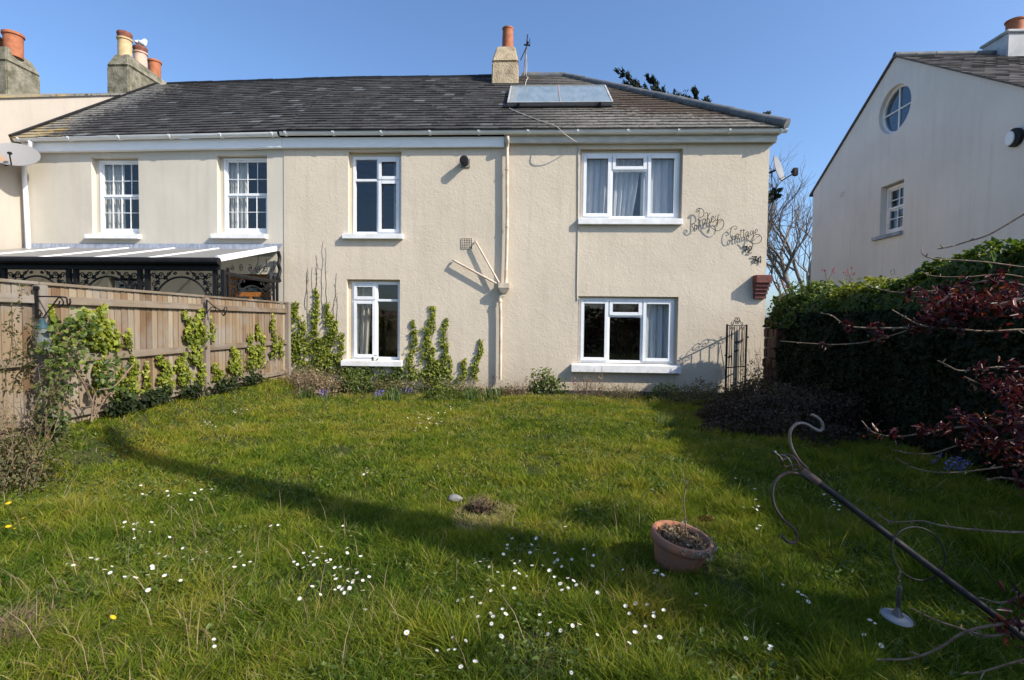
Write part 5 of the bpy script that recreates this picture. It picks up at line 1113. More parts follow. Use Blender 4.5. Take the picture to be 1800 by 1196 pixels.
def tuft(name, label, cat, c, n, h, w, spread, lean, mat, seed, group=None):
    g = np.random.default_rng(seed); a = g.random(n)*6.28; r = spread*np.sqrt(g.random(n)); P = np.stack([c[0]+r*np.cos(a), c[1]+r*np.sin(a), np.zeros(n)], 1); P[:, 2] = gh(P[:, 0], P[:, 1])
    V, Fa = blade_arrays(P, h*(.6+.5*g.random(n)), np.full(n, w)*(.7+.6*g.random(n)), lean*(.2+g.random(n)), rng=g)
    o = npmesh(name, V, Fa, mat, None, loc=(c[0], c[1], 0), rnd=np.repeat(g.random(n), 3)); return tag(o, label, cat, group)
def gp(px, py):
    p = at(px, py, z=0.0)
    for _ in range(8): p = at(px, py, z=float(gh(p[0], p[1])))
    return p
def flowers_mesh(P, size, mat, name, parent, seed=1, k=5):
    g = np.random.default_rng(seed); n = len(P); PP = np.repeat(np.array(P), k, 0)+g.normal(size=(n*k, 3))*size*.35
    return leaves(name, PP, g.normal(size=(n*k, 3))+np.array([0, -.6, .6]), size, mat, parent)
# spiky shrub at the left edge
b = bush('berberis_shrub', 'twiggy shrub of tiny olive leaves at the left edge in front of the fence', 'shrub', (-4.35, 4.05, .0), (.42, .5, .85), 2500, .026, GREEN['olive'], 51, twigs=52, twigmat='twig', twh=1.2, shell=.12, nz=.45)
lines = []; g = np.random.default_rng(52); rd = random.Random(52); P = []
for (x0, y0, x1, y1) in ((25, 640, 33, 500), (20, 690, 60, 580), (60, 700, 98, 632), (50, 660, 62, 565), (5, 700, 18, 560), (75, 720, 112, 660), (30, 700, 48, 610), (55, 740, 100, 690)):
    ln = crooked(at(x0, y0, y=4.1), at(x1, y1, y=4.0+rd.uniform(-.2, .2)), 8, .04, rd); lines.append((ln, np.linspace(.006, .002, 9)))
    for s in ln[1:]:
        for k in range(9): P.append(s+g.normal(size=3)*.028)
twig_mesh('upright_stems', lines, MT['twig'], b); P = np.array(P); leaves('stem_leaves', P, g.normal(size=P.shape), .026, GREEN['olive'], b)
# bramble shrub beside the feeder
P = []; g = np.random.default_rng(53)
for (px, py, sx, sy, n) in ((120, 590, 26, 16, 150), (150, 570, 22, 12, 90), (105, 620, 24, 14, 110), (128, 640, 26, 14, 100), (105, 672, 24, 20, 130), (90, 705, 18, 22, 130), (140, 560, 16, 10, 50), (190, 640, 24, 12, 90), (182, 665, 16, 14, 80), (215, 690, 14, 10, 50), (95, 745, 18, 12, 160)):
    for k in range(int(n*.62)): P.append(at(px+np.clip(g.normal(), -1.8, 1.8)*sx*.85, py+np.clip(g.normal(), -1.8, 1.8)*sy, x=-4.85+.30*g.random()))
P = np.array(P); P[:, 2] = np.maximum(P[:, 2], gh(P[:, 0], P[:, 1])+.02); bb = thing('bramble_shrub', 'leafy bramble with broad green leaves sprawling up the fence beside the bird feeder', 'shrub', (-4.6, 5.3, 0))
leaves('foliage', P, np.array([.9, -.3, .6])+g.normal(size=P.shape)*.55, .052, GREEN['bramble'], bb, rnd=np.clip((P[:, 2]-.2)*.5+g.normal(size=len(P))*.25, 0, 1), asp=.8)
rd = random.Random(54); lines = []
for pts, r in (([(172, 735), (150, 680), (124, 640), (110, 600)], .011), ([(160, 742), (168, 690), (200, 680), (235, 640)], .008), ([(165, 730), (170, 700), (160, 680), (140, 670)], .008), ([(124, 640), (118, 600), (150, 575), (158, 555)], .006), ([(105, 770), (118, 750), (112, 735), (116, 728)], .01), ([(160, 742), (185, 700), (195, 690)], .008)):
    lines.append((smooth_line([at(x, y, x=-4.66) for x, y in pts], 5), r))
twig_mesh('stems', lines, MT['branch'], bb)
tuft('iris_clump', 'upright blue-green iris leaves in front of the fence near the bluebells', 'iris', gp(134, 752), 34, .36, .032, .10, .10, GREEN['strap'], 55)
def bluebells(label, c, n, seed, h=.24, spread=.13):
    g = np.random.default_rng(seed); th = thing('bluebell_clump', label, 'bluebells', (c[0], c[1], 0), None)
    a = g.random(n*4)*6.28; r = spread*np.sqrt(g.random(n*4)); P = np.stack([c[0]+r*np.cos(a), c[1]+r*np.sin(a), 0*a+c[2]], 1)
    V, Fa = blade_arrays(P, h*(.6+.4*g.random(n*4)), np.full(n*4, .009), .12*g.random(n*4), rng=g); npmesh('leaf_blades', V, Fa, GREEN['strap'], th, rnd=np.repeat(g.random(n*4), 3))
    for k in range(n):
        b = np.array([c[0]+g.normal()*spread*.5, c[1]+g.normal()*spread*.5, c[2]+h*.75])
        flowers_mesh([b+np.array([.012*j, -.008*j, .022*j]) for j in range(5)], .019, GREEN['blue'], 'flower_spike', th, seed+k, 3)
    return th
bluebells('violet-blue bluebell clump by the left border in front of the bramble', gp(176, 768), 20, 56, .32, .15)
bluebells('tiny bluebells at the foot of the spiky left shrub', gp(132, 775), 4, 57, .16)
bluebells('bluebells glimpsed in the deep shade under the red shrub', at(1668, 850, z=0), 8, 58, .2)
# border at the foot of the house, left to right
bush('dead_shrub', 'tangle of dry brown stalks in the corner where the fence meets the house', 'dry shrub', (-4.35, 9.65, 0), (.75, .45, .52), 1500, .035, GREEN['dry'], 61, twigs=150, twigmat='twig', twh=1.1, shell=.2, twr=.005)
bush('border_plant', 'grey-green leafy border plant below the tall ivy points', 'plant', (-3.55, 10.15, 0), (.55, .28, .42), 1400, .042, GREEN['bramble'], 62, twigs=14)
bush('border_plant', 'low tangled weeds under the lower left cottage window', 'plant', (-2.75, 10.1, 0), (.7, .3, .28), 1300, .036, GREEN['olive'], 63, twigs=26)
bush('border_plant', 'low dark plants at the wall foot beneath the right hand ivy', 'plant', (-1.75, 10.25, 0), (.55, .22, .28), 900, .036, GREEN['bramble'], 64, twigs=18)
bush('border_plant', 'yellow-green mounded plant at the lawn edge before the ivy', 'plant', (at(775, 703, z=0)[0], at(775, 703, z=0)[1], 0), (.42, .25, .26), 900, .032, GREEN['hedge'], 65)
bush('border_plant', 'broad grey-green bushy plant against the plinth right of the downpipe', 'plant', (at(958, 690, z=0)[0], 10.22, 0), (.40, .25, .50), 1000, .05, GREEN['bramble'], 66, twigs=10)
bush('dead_shrub', 'brown dead stalks under the left end of the lower right window sill', 'dry shrub', (at(1030, 692, z=0)[0], 10.1, 0), (.55, .25, .42), 330, .03, GREEN['dry'], 67, twigs=60, twh=1.25)
bush('border_plant', 'small mixed plant at the wall foot below the lower right window sill', 'plant', (at(1165, 700, z=0)[0], 10.0, 0), (.42, .3, .34), 900, .036, GREEN['bramble'], 68, twigs=16)
bush('border_plant', 'low grassy weeds at the wall foot just right of the downpipe base', 'plant', (at(890, 695, z=0)[0], 10.2, 0), (.3, .2, .22), 380, .03, GREEN['olive'], 69, twigs=8)
for k, (px, lb) in enumerate(((540, 'strappy leaf clump in the border below the tall ivy points'), (830, 'strappy leaf clump in the border left of the downpipe foot'), (868, 'strappy leaf clump in the border at the downpipe foot'), (690, 'strappy leaf clump at the right end of the lower left window sill'))):
    tuft('strappy_clump', lb, 'plant', at(px, 704, z=0), 46, .30, .016, .14, .14, GREEN['strap'], 70+k)
bluebells('faint bluebells in the border under the tall ivy points', at(570, 706, z=0), 6, 75, .16); bluebells('faint bluebells in the border below the lower left window', at(660, 706, z=0), 6, 76, .16); bluebells('faint bluebells in the border below the right hand ivy', at(712, 702, z=0), 4, 77, .16)
bush('dead_shrub', 'low brown dead growth at the wall foot between the right hand ivy and the downpipe', 'dry shrub', (at(825, 695, z=0)[0], 10.15, 0), (.75, .28, .26), 520, .03, GREEN['dry'], 170, twigs=90, twh=1.35)
bush('border_plant', 'grassy green weeds at the wall foot under the small ivy shoots', 'plant', (at(835, 698, z=0)[0], 9.95, 0), (.6, .3, .20), 700, .03, GREEN['bramble'], 171, twigs=10)
bush('dead_shrub', 'brown dead weeds at the wall foot left of the broad grey-green plant', 'dry shrub', (at(912, 694, z=0)[0], 10.1, 0), (.4, .3, .22), 300, .028, GREEN['dry'], 172, twigs=60, twh=1.4)
bush('border_plant', 'scrubby brownish weeds under the middle of the lower right window', 'plant', (at(1095, 700, z=0)[0], 10.05, 0), (.55, .3, .24), 620, .03, GREEN['olive'], 173, twigs=60, twh=1.5)
bush('border_plant', 'tangled dry and green growth at the wall foot left of the lower left window', 'plant', (at(575, 690, z=0)[0], 9.95, 0), (.6, .3, .34), 900, .034, GREEN['olive'], 174, twigs=70, twh=1.3)
tt = []; rd = random.Random(175)
for px in (1008, 1016, 1024, 1031, 1040, 1050, 1058, 1135, 1142, 940, 952):
    b_ = at(px, 694, y=10.1); b_[2] = 0; tt.append((crooked(b_, b_+np.array([rd.uniform(-.08, .08), 0, rd.uniform(.35, .68)]), 5, .04, rd), .0035))
tag(twig_mesh('dead_flower_stalks', tt, MT['twig']), 'thin dead flower stalks standing in front of the plinth under the lower right window', 'dead stalks')
def valerian(label, c, n, h, seed):
    g = np.random.default_rng(seed); rd = random.Random(seed); th = thing('red_valerian', label, 'flower', c); lines = []; Q = []
    for k in range(n):
        e = np.array(c)+np.array([rd.uniform(-.12, .12), rd.uniform(-.08, .08), h*rd.uniform(.7, 1.1)]); lines.append((crooked(c, e, 4, .06, rd), .003)); Q += [e+g.normal(size=3)*.015 for _ in range(4)]
    twig_mesh('stems', lines, MT['twig'], th); flowers_mesh(Q, .018, GREEN['pinkf'], 'flower_heads', th, seed, 3)
valerian('pink flower spikes at the wall foot beside the downpipe', at(862, 690, z=0), 3, .30, 78); valerian('single red flower among dead stalks below the lower right window', at(1018, 700, z=0), 2, .38, 79)
# brown heather mound in front of the gate and the reddish stems by it
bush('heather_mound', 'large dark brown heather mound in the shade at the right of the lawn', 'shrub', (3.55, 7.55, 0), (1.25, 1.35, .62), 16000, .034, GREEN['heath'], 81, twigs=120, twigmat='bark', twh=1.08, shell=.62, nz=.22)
bush('border_plant', 'sunlit green-brown plants at the left flank of the heather mound', 'plant', (3.05, 9.35, 0), (.75, .55, .38), 2300, .034, GREEN['olive'], 82, twigs=30)
bush('reddish_shrub', 'loose shrub with rusty leaves growing in front of the iron gate', 'shrub', (4.15, 9.5, 0), (.5, .3, .95), 1100, .034, leafmat('rusty_small_leaf', [(0, (.10, .045, .025)), (.6, (.20, .09, .045)), (1, (.12, .13, .035))], .6, .3), 83, twigs=44, twigmat='bark', twh=1.2, shell=.2)
tuft('strappy_clump', 'pale grass clump at the left foot of the heather mound', 'plant', (1.95, 7.4, 0), 60, .26, .009, .2, .14, GREEN['strap'], 84)

# ------------------------------------------------------------------ stone garden wall with the ivy hedge on the right
gw = MB(); rd = random.Random(8)
for k in range(9): 
    z0, z1 = .19*k-.1, .19*(k+1)-.108; y0 = 9.42
    while y0 < 9.95:
        l = rd.uniform(.13, .26); y1 = min(9.97, y0+l); gw.box(4.36+rd.uniform(-.015, .015), 5.0, y0+.004, y1-.006, z0+.004, z1); y0 = y1
    x0 = 4.36
gw.box(4.72, 5.0, 1.5, 9.419, -.1, 1.55)
tag(gw.build('garden_wall', MT['stone'], loc=(4.7, 9.5, 0), bevel=.02), 'rough brown stone wall end between the iron gate and the ivy hedge', 'garden wall')
g = np.random.default_rng(91)
def hedge_points():
    P = []; Nn = []; R = []
    # inner face, leaning bulges
    n = 60000; y = 1.4+8.3*g.random(n); u = g.random(n); top = 1.72+.14*vn(y, y*0+2, 1.6, 12)+.10*vn(y, y*0+7, .4, 13)+.30*np.clip((6.5-y)/1.2, 0, 1)
    z = u*top; bul = .30*vn(y, z, .8, 14)+.14*vn(y, z, .25, 15)
    near = np.clip((9.2-y)/4, 0, 1)
    xf = 4.60+.10*near-bul-.10*np.sin(np.clip(u, 0, 1)*3.1)
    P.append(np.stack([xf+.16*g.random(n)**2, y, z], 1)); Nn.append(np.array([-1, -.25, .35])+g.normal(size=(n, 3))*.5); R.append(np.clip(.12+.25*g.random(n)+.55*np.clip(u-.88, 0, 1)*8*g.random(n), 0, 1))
    # top
    n = 17000; y = 1.4+8.3*g.random(n); x = 4.42+1.25*g.random(n); top = 1.72+.14*vn(y, y*0+2, 1.6, 12)+.10*vn(y, y*0+7, .4, 13)+.30*np.clip((6.5-y)/1.2, 0, 1)
    z = top+.16*vn(x, y, .5, 16)+.12*vn(x, y, .18, 17)-.08*g.random(n); 
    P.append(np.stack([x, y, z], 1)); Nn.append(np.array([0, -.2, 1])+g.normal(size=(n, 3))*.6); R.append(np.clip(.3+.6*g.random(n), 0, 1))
    # far end face
    n = 5000; x = 4.45+1.0*g.random(n); z = .9+1.1*g.random(n); P.append(np.stack([x, 9.75+.18*vn(x, z, .3, 18)-.1*g.random(n), z], 1)); Nn.append(np.array([-.4, .5, .4])+g.normal(size=(n, 3))*.6); R.append(.3*g.random(n))
    return np.concatenate(P), np.concatenate(Nn), np.concatenate(R)
P, Nn, R = hedge_points(); hd = thing('ivy_hedge', 'dark ivy hedge smothering the garden wall along the right side', 'hedge', (4.9, 5.5, 0))
keep = ~((P[:, 1] > 9.2) & (P[:, 2] < 1.42) & (P[:, 0] < 4.55)); P, Nn, R = P[keep], Nn[keep], R[keep]
hi = P[:, 2] > 1.66; leaves('foliage', P[~hi], Nn[~hi], .062, GREEN['ivyd'], hd, rnd=R[~hi], asp=.9); leaves('top_foliage', P[hi], Nn[hi], .055, GREEN['hedge'], hd, rnd=R[hi]*.75, asp=.8)  # leaf colours carry the shade on the face and sunlit tips on top
m = MB(); m.box(5.01, 5.55, 1.5, 9.6, -.1, 1.85); m.build('inner_growth', MT['soil'], hd)
rd = random.Random(92); lines = []
for k in range(130):
    y = rd.uniform(3.2, 9.6); b_ = np.array([rd.uniform(4.5, 5.3), y, 1.78]); lines.append((crooked(b_, b_+np.array([rd.uniform(-.12, .12), rd.uniform(-.12, .12), rd.uniform(.12, .34)]), 4, .08, rd), .0028))
twig_mesh('shoots', lines, MT['twig'], hd)
SP = [q_+g.normal(size=3)*.035 for ln_, _w in lines for q_ in ln_[1:] for _k in range(5)]
SP = np.array(SP); leaves('shoot_leaves', SP, np.array([0, -.3, .6])+g.normal(size=SP.shape)*.7, .046, GREEN['hedge'], hd, rnd=np.clip(.35+.25*g.normal(size=len(SP)), 0, 1), asp=.7)
# sunlit bushy crowns on the wall top, and valerian
bush('laurel_bush', 'green leafy bush crowning the far end of the garden wall', 'bush', (4.85, 9.05, 1.42), (.62, .85, .80), 4600, .058, GREEN['bramble'], 93, shell=.6, nz=.25)
bush('golden_bush', 'yellow-green sunlit bush on top of the hedge before the grey gable', 'bush', (4.72, 7.35, 1.66), (.42, .85, .48), 3400, .050, leafmat('golden_leaf', [(0, (.06, .09, .014)), (.5, (.17, .19, .02)), (1, (.36, .33, .035))], .45), 94, shell=.6, nz=.25)
for k, (px, py, lb) in enumerate(((1370, 530, 'pink valerian spikes at the left tip of the wall top bush'), (1455, 500, 'pink valerian spikes on the middle of the wall top bush'), (1495, 505, 'pink valerian spikes at the right end of the wall top bush'))):
    p = at(px, py, y=8.9); valerian(lb, p, 5, .30, 95+k)

# ------------------------------------------------------------------ red-leaved shrub reaching in from the right
rs = thing('red_leaved_shrub', 'large shrub with buff arching branches and dark red young leaves at the right edge', 'shrub', (4.1, 2.3, 0))
rd = random.Random(101); g = np.random.default_rng(101); lines = []; LP = []; LN = []; LR = []
def redleaf(p, n, s=.03, dirv=(-.4, 0, .5)):
    for k in range(int(n*1.8)): LP.append(np.array(p)+g.normal(size=3)*s*.62); LN.append(g.normal(size=3)+np.array([0, -.4, .5])); LR.append(g.random())
def branch_px(pts, r0, r1, reds=(), y0=3.0, y1=3.0):
    k = len(pts); P = [at(px, py, y=y0+(y1-y0)*i/(k-1)) for i, (px, py) in enumerate(pts)]; sl = smooth_line(P, 6)
    lines.append((sl, np.linspace(r0, r1, len(sl))))
    for i, s in enumerate(sl[2:-1]):     # buds at the nodes
        if i % 5 == 0: lines.append(([s, s+g.normal(size=3)*.012], [r1*1.7, r1*.8]))
    for f, n in reds: redleaf(sl[min(len(sl)-1, int(f*len(sl)))], n)
    return sl
BR = [
 ([(1850, 350), (1800, 377), (1740, 412), (1700, 425), (1670, 434), (1648, 438)], .0055, .003, (), 2.9, 3.1),
 ([(1850, 472), (1800, 470), (1740, 462), (1690, 458), (1640, 455), (1621, 446), (1622, 432)], .005, .0025, (), 2.8, 3.0),
 ([(1850, 500), (1770, 483), (1700, 487), (1645, 486), (1618, 478)], .0045, .002, ((.3, 8),), 3.0, 3.2),
 ([(1880, 520), (1800, 502), (1745, 494), (1700, 500), (1655, 510), (1600, 514), (1560, 512), (1520, 500)], .006, .0022, ((.3, 14), (.45, 16), (.55, 16), (.7, 12)), 2.8, 3.2),
 ([(1880, 585), (1800, 580), (1735, 583), (1680, 578), (1620, 572), (1568, 545)], .0075, .003, ((.35, 6), (.55, 8)), 2.7, 2.9),
 ([(1880, 505), (1790, 528), (1720, 545), (1660, 562), (1610, 575), (1540, 577), (1490, 573), (1462, 555), (1442, 551)], .010, .0026, ((.25, 28), (.33, 34), (.42, 30), (.5, 22), (.62, 14), (.75, 10)), 2.6, 3.2),
 ([(1660, 562), (1600, 580), (1560, 592), (1520, 602), (1470, 606), (1425, 604), (1372, 600)], .005, .0022, ((.4, 8), (.75, 6)), 2.9, 3.4),
 ([(1880, 640), (1800, 645), (1750, 646), (1690, 652), (1665, 642), (1648, 634)], .006, .0024, ((.3, 14), (.5, 12)), 2.6, 2.8),
 ([(1880, 640), (1810, 690), (1760, 678), (1720, 673), (1695, 662)], .006, .003, ((.4, 26), (.6, 14)), 2.5, 2.8),
 ([(1880, 735), (1800, 742), (1740, 748), (1680, 752), (1620, 762), (1575, 768), (1535, 760), (1515, 740)], .008, .0026, ((.25, 30), (.35, 30), (.48, 22), (.58, 18), (.72, 10), (.82, 10)), 2.4, 2.8),
 ([(1740, 748), (1690, 730), (1683, 720)], .004, .002, ((.6, 8),), 2.6, 2.7),
 ([(1800, 768), (1740, 782), (1690, 782), (1640, 797), (1600, 797), (1568, 791)], .005, .002, ((.2, 20), (.4, 12)), 2.5, 2.8),
 ([(1880, 815), (1800, 816), (1740, 824), (1690, 830), (1640, 830), (1600, 820), (1573, 804)], .005, .0022, ((.15, 16),), 2.4, 2.7),
 ([(1880, 935), (1790, 936), (1720, 932), (1660, 925), (1620, 916), (1580, 918), (1558, 914), (1543, 903)], .0055, .0024, (), 2.2, 2.5),
 ([(1880, 1080), (1800, 1105), (1740, 1118), (1680, 1102), (1640, 1088), (1600, 1068)], .006, .0025, ((.3, 10),), 1.9, 2.1),
 ([(1880, 1090), (1780, 1095), (1700, 1110), (1650, 1140), (1600, 1158), (1540, 1160)], .0065, .003, ((.2, 12),), 1.8, 2.0),
 ([(1880, 1150), (1800, 1160), (1730, 1180), (1690, 1185)], .005, .002, (), 1.8, 1.9),
 ([(1880, 880), (1810, 850), (1760, 840), (1735, 845)], .006, .003, ((.4, 14),), 2.2, 2.4),
 ([(1880, 700), (1810, 720), (1770, 700), (1745, 690)], .006, .003, ((.3, 24), (.6, 20)), 2.4, 2.6),
 ([(1880, 1010), (1800, 1045), (1760, 1060), (1720, 1050)], .006, .003, ((.4, 10),), 2.0, 2.1)]
for args in BR: branch_px(args[0], args[1], args[2], args[3], args[4], args[5])
for (px, py, sx, sy, n, yy) in ((1700, 538, 45, 18, 150, 2.9), (1660, 530, 30, 14, 80, 2.95), (1745, 530, 40, 16, 120, 2.8), (1790, 520, 25, 25, 60, 2.8), (1640, 555, 24, 14, 40, 3.0), (1770, 680, 35, 16, 90, 2.6), (1790, 740, 25, 22, 80, 2.5), (1770, 770, 40, 18, 90, 2.5), (1710, 745, 22, 14, 50, 2.6), (1780, 800, 30, 20, 60, 2.4)):
    for k in range(int(n*(1.7 if py < 600 else 1.0))): LP.append(at(px+g.normal()*sx*.75, py+g.normal()*sy*.7, y=yy+g.normal()*.12)); LN.append(g.normal(size=3)+np.array([0, -.4, .5])); LR.append(g.random())
for k in range(16):  # extra unseen stems, added to extend the shade over the near lawn
    a = rd.uniform(0, 6.28); b0 = np.array([3.55+rd.uniform(-.2, .3), .75+rd.uniform(-.3, .3), 0]); e = b0+np.array([math.cos(a)*rd.uniform(.2, .9), math.sin(a)*rd.uniform(.2, .8)-.1, rd.uniform(1.7, 2.7)]); ln = crooked(b0, e, 7, .05, rd); lines.append((ln, np.linspace(.015, .004, 8)))
    for j in range(7):
        s = ln[rd.randrange(2, 8)]; l2 = crooked(s, s+np.array([rd.uniform(-.4, .5), rd.uniform(-.5, .5), rd.uniform(-.1, .4)]), 4, .08, rd); lines.append((l2, np.linspace(.005, .002, 5)))
        for p_ in l2[1:]:
            if p_[0] > 1.25*p_[1]+.6:
                for q_ in range(9): LP.append(p_+g.normal(size=3)*.06); LN.append(g.normal(size=3)+np.array([0, -.3, .5])); LR.append(g.random())
# the body of the shrub outside the picture: main stems, side branches, leaves
base = np.array([4.25, 2.2, 0]); 
for k in range(26):
    a = rd.uniform(0, 6.28); R_ = rd.uniform(.3, 1.25); e = base+np.array([math.cos(a)*R_*.85, math.sin(a)*R_*1.35, rd.uniform(1.9, 3.05)]); ln = crooked(base+np.array([math.cos(a), math.sin(a), 0])*.12, e, 7, .05, rd); lines.append((ln, np.linspace(.016, .004, 8)))
    for j in range(7):
        s = ln[rd.randrange(2, 8)]; e2 = s+np.array([rd.uniform(-.55, .5), rd.uniform(-.55, .55), rd.uniform(-.1, .45)]); l2 = crooked(s, e2, 4, .08, rd); lines.append((l2, np.linspace(.005, .002, 5)))
        for p_ in l2[1:]:
            if e2[0] > 2.9:
                for q_ in range(6): LP.append(p_+g.normal(size=3)*.06); LN.append(g.normal(size=3)+np.array([0, -.3, .5])); LR.append(g.random())
P = np.array(LP); V, Fa = leaf_arrays(P, np.array(LN), .040, .32, .45); npmesh('foliage', V, Fa, GREEN['redl'], rs, rnd=np.repeat(np.array(LR), 2))
twig_mesh('branches', lines, MT['branch'], rs, 6)
p = at(1745, 455, y=2.9); leaves('green_leaves', np.array([p, p+[-.03, 0, -.02], p+[.01, 0, .02], at(1737, 462, y=2.9)]), np.array([[.3, -1, .2]]*4), .06, GREEN['strap'], rs, asp=.4)

# ------------------------------------------------------------------ slim conifer beside the viewer (casts the long shadow across the lawn)
def slim_conifer():
    tip = np.array([-4.9, 5.5, 0]); H = 9.2; b = tip+np.array([SUN_TO.x, SUN_TO.y, 0])*(H/SUN_TO.z)
    th = thing('conifer_tree', 'slim dark conifer standing outside the right of the view', 'tree', (b[0], b[1], 0)); g = np.random.default_rng(111)
    MB().tube([(b[0], b[1], -.1), (b[0]+.02, b[1], 4), (b[0], b[1], H-.5)], [.13, .09, .02], 10).build('trunk', MT['bark'], th, smooth=True)
    n = 15000; t = g.random(n); z = .6+(H-.6)*t; r = (.22*np.sin(np.clip((1-t)*2.4+.2, 0, 1.57))+.03)*(.75+.5*vn(z, t*0+g.random(n)*.2, .5, 5)); a = g.random(n)*6.28; rr = r*np.sqrt(.2+.8*g.random(n))
    P = np.stack([b[0]+rr*np.cos(a), b[1]+rr*np.sin(a), z], 1); leaves('crown', P, np.stack([np.cos(a), np.sin(a), 0*a+.3], 1)+g.normal(size=(n, 3))*.6, .10, GREEN['conifer'], th, up=(0, 0, 1.2), asp=.45)
slim_conifer()

# ------------------------------------------------------------------ background trees
def bare_tree(name, label, base, H, seed, lean=0):
    rd = random.Random(seed); th = thing(name, label, 'tree', base); big = []; small = []
    def grow(p, d, L, r, lv):
        k = 4; pts = [np.array(p)]; dd = np.array(d, float)
        for i in range(k):
            dd = dd+np.array([rd.gauss(0, .16), rd.gauss(0, .16), rd.gauss(.05, .09)]); dd /= np.linalg.norm(dd); pts.append(pts[-1]+dd*L/k)
        (big if lv < 2 else small).append((pts, np.linspace(r, r*.6, k+1)))
        if lv >= 6 or r < .003: return
        for j in range(3):
            t = rd.uniform(.45, 1) if j else 1; s = pts[int(t*k)]; a = rd.uniform(0, 6.28); sp = rd.uniform(.35, .8)
            u_ = np.cross(dd, [math.cos(a), math.sin(a), .2]); u_ /= np.linalg.norm(u_); nd = dd*math.cos(sp)+u_*math.sin(sp); nd[2] += .12; nd /= np.linalg.norm(nd)
            grow(s, nd, L*rd.uniform(.62, .86), r*rd.uniform(.5, .68), lv+1)
    for k in range(2): grow(np.array(base)+np.array([.25*k, 0, 0]), np.array([(-.10, .12)[k]+lean, 0, 1.0]), H*.34, H*.022, 0)
    twig_mesh('trunk', big, MT['palebark'], th, 8); twig_mesh('crown', small, MT['palebark'], th, 4)
    return th
p = at(1402, 560, y=30.0); bare_tree('bare_tree', 'leafless tree in the gap between the cottage and the grey gable', (p[0], 30, -.2), 10.2, 123)
# dark conifer behind the cottage: boughs showing over the hip and past the corner
cy = 21.0; cb = at(1230, 400, y=cy); ct = thing('conifer_tree', 'dark windswept conifer behind the cottage roof with boughs showing above the hip', 'tree', (cb[0], cy, 0))
MB().tube(smooth_line([(cb[0], cy, -.2), (cb[0]+.1, cy, 3), (cb[0], cy, 6), (cb[0]-.2, cy, 7.5)], 5), np.linspace(.28, .08, 16), 10).build('trunk', MT['bark'], ct, smooth=True)
rd = random.Random(131); g = np.random.default_rng(131); lines = []; P = []; Dv = []
for (tx, ty, n, dy) in ((1088, 127, 200, 0), (1140, 140, 320, .3), (1221, 160, 330, 0), (1215, 178, 200, -.3), (1152, 160, 260, .2), (1240, 178, 220, 0), (1265, 195, 140, .2), (1348, 201, 170, 0), (1366, 337, 130, 0), (1372, 346, 150, .2), (1320, 215, 130, .3), (1100, 150, 160, .4), (1190, 170, 260, 0)):
    n = int(n*4.0); e = at(tx, ty, y=cy+dy); s0 = np.array([cb[0], cy, 0])+np.array([0, 0, max(2.5, e[2]-(.9 if tx > 1300 else 1.6))]); k = np.array([(e[0]*.55+s0[0]*.45), cy+dy*.5, s0[2]+.35*(e[2]-s0[2])]); ln = smooth_line([s0, k, e], 8); lines.append((ln, np.linspace(.06, .012, len(ln))))
    L = np.linalg.norm(np.diff(np.array(ln), axis=0), axis=1).sum()
    for t in np.linspace(max(.25, 1-3.2/L), 1, 26):
        q = ln[int(t*(len(ln)-1))]; tg = unit((ln[-1]-ln[-4])[None])[0]; dd = tg*.75+g.normal(size=3)*.42+np.array([.12, 0, .22]); dd /= np.linalg.norm(dd); Ls = .16+.75*(1-t)*min(1, L/4)*(.6+.6*g.random())
        lines.append(([q, q+dd*Ls], [.012, .004]))
        for _ in range(int(n/22)+14): P.append(q+dd*Ls*g.random()+g.normal(size=3)*.035); Dv.append(dd)
P = np.array(P); Dv = unit(np.array(Dv)); up = Dv*1.0+g.normal(size=P.shape)*.3
V, Fa = leaf_arrays(P, np.cross(Dv, g.normal(size=P.shape)), .13, .24, .5, up=Dv*2.0); npmesh('crown', V, Fa, GREEN['conifer'], ct, rnd=np.repeat(g.random(len(P)), 2)); twig_mesh('boughs', lines, MT['bark'], ct, 6)

# garden behind the viewer, seen only in the window glass
bush('hedge', 'clipped evergreen hedge closing the garden behind the viewer', 'hedge', (0, -5.2, 0), (9.5, .8, 2.3), 9000, .16, GREEN['ivyd'], 141, shell=.8, nz=.1)

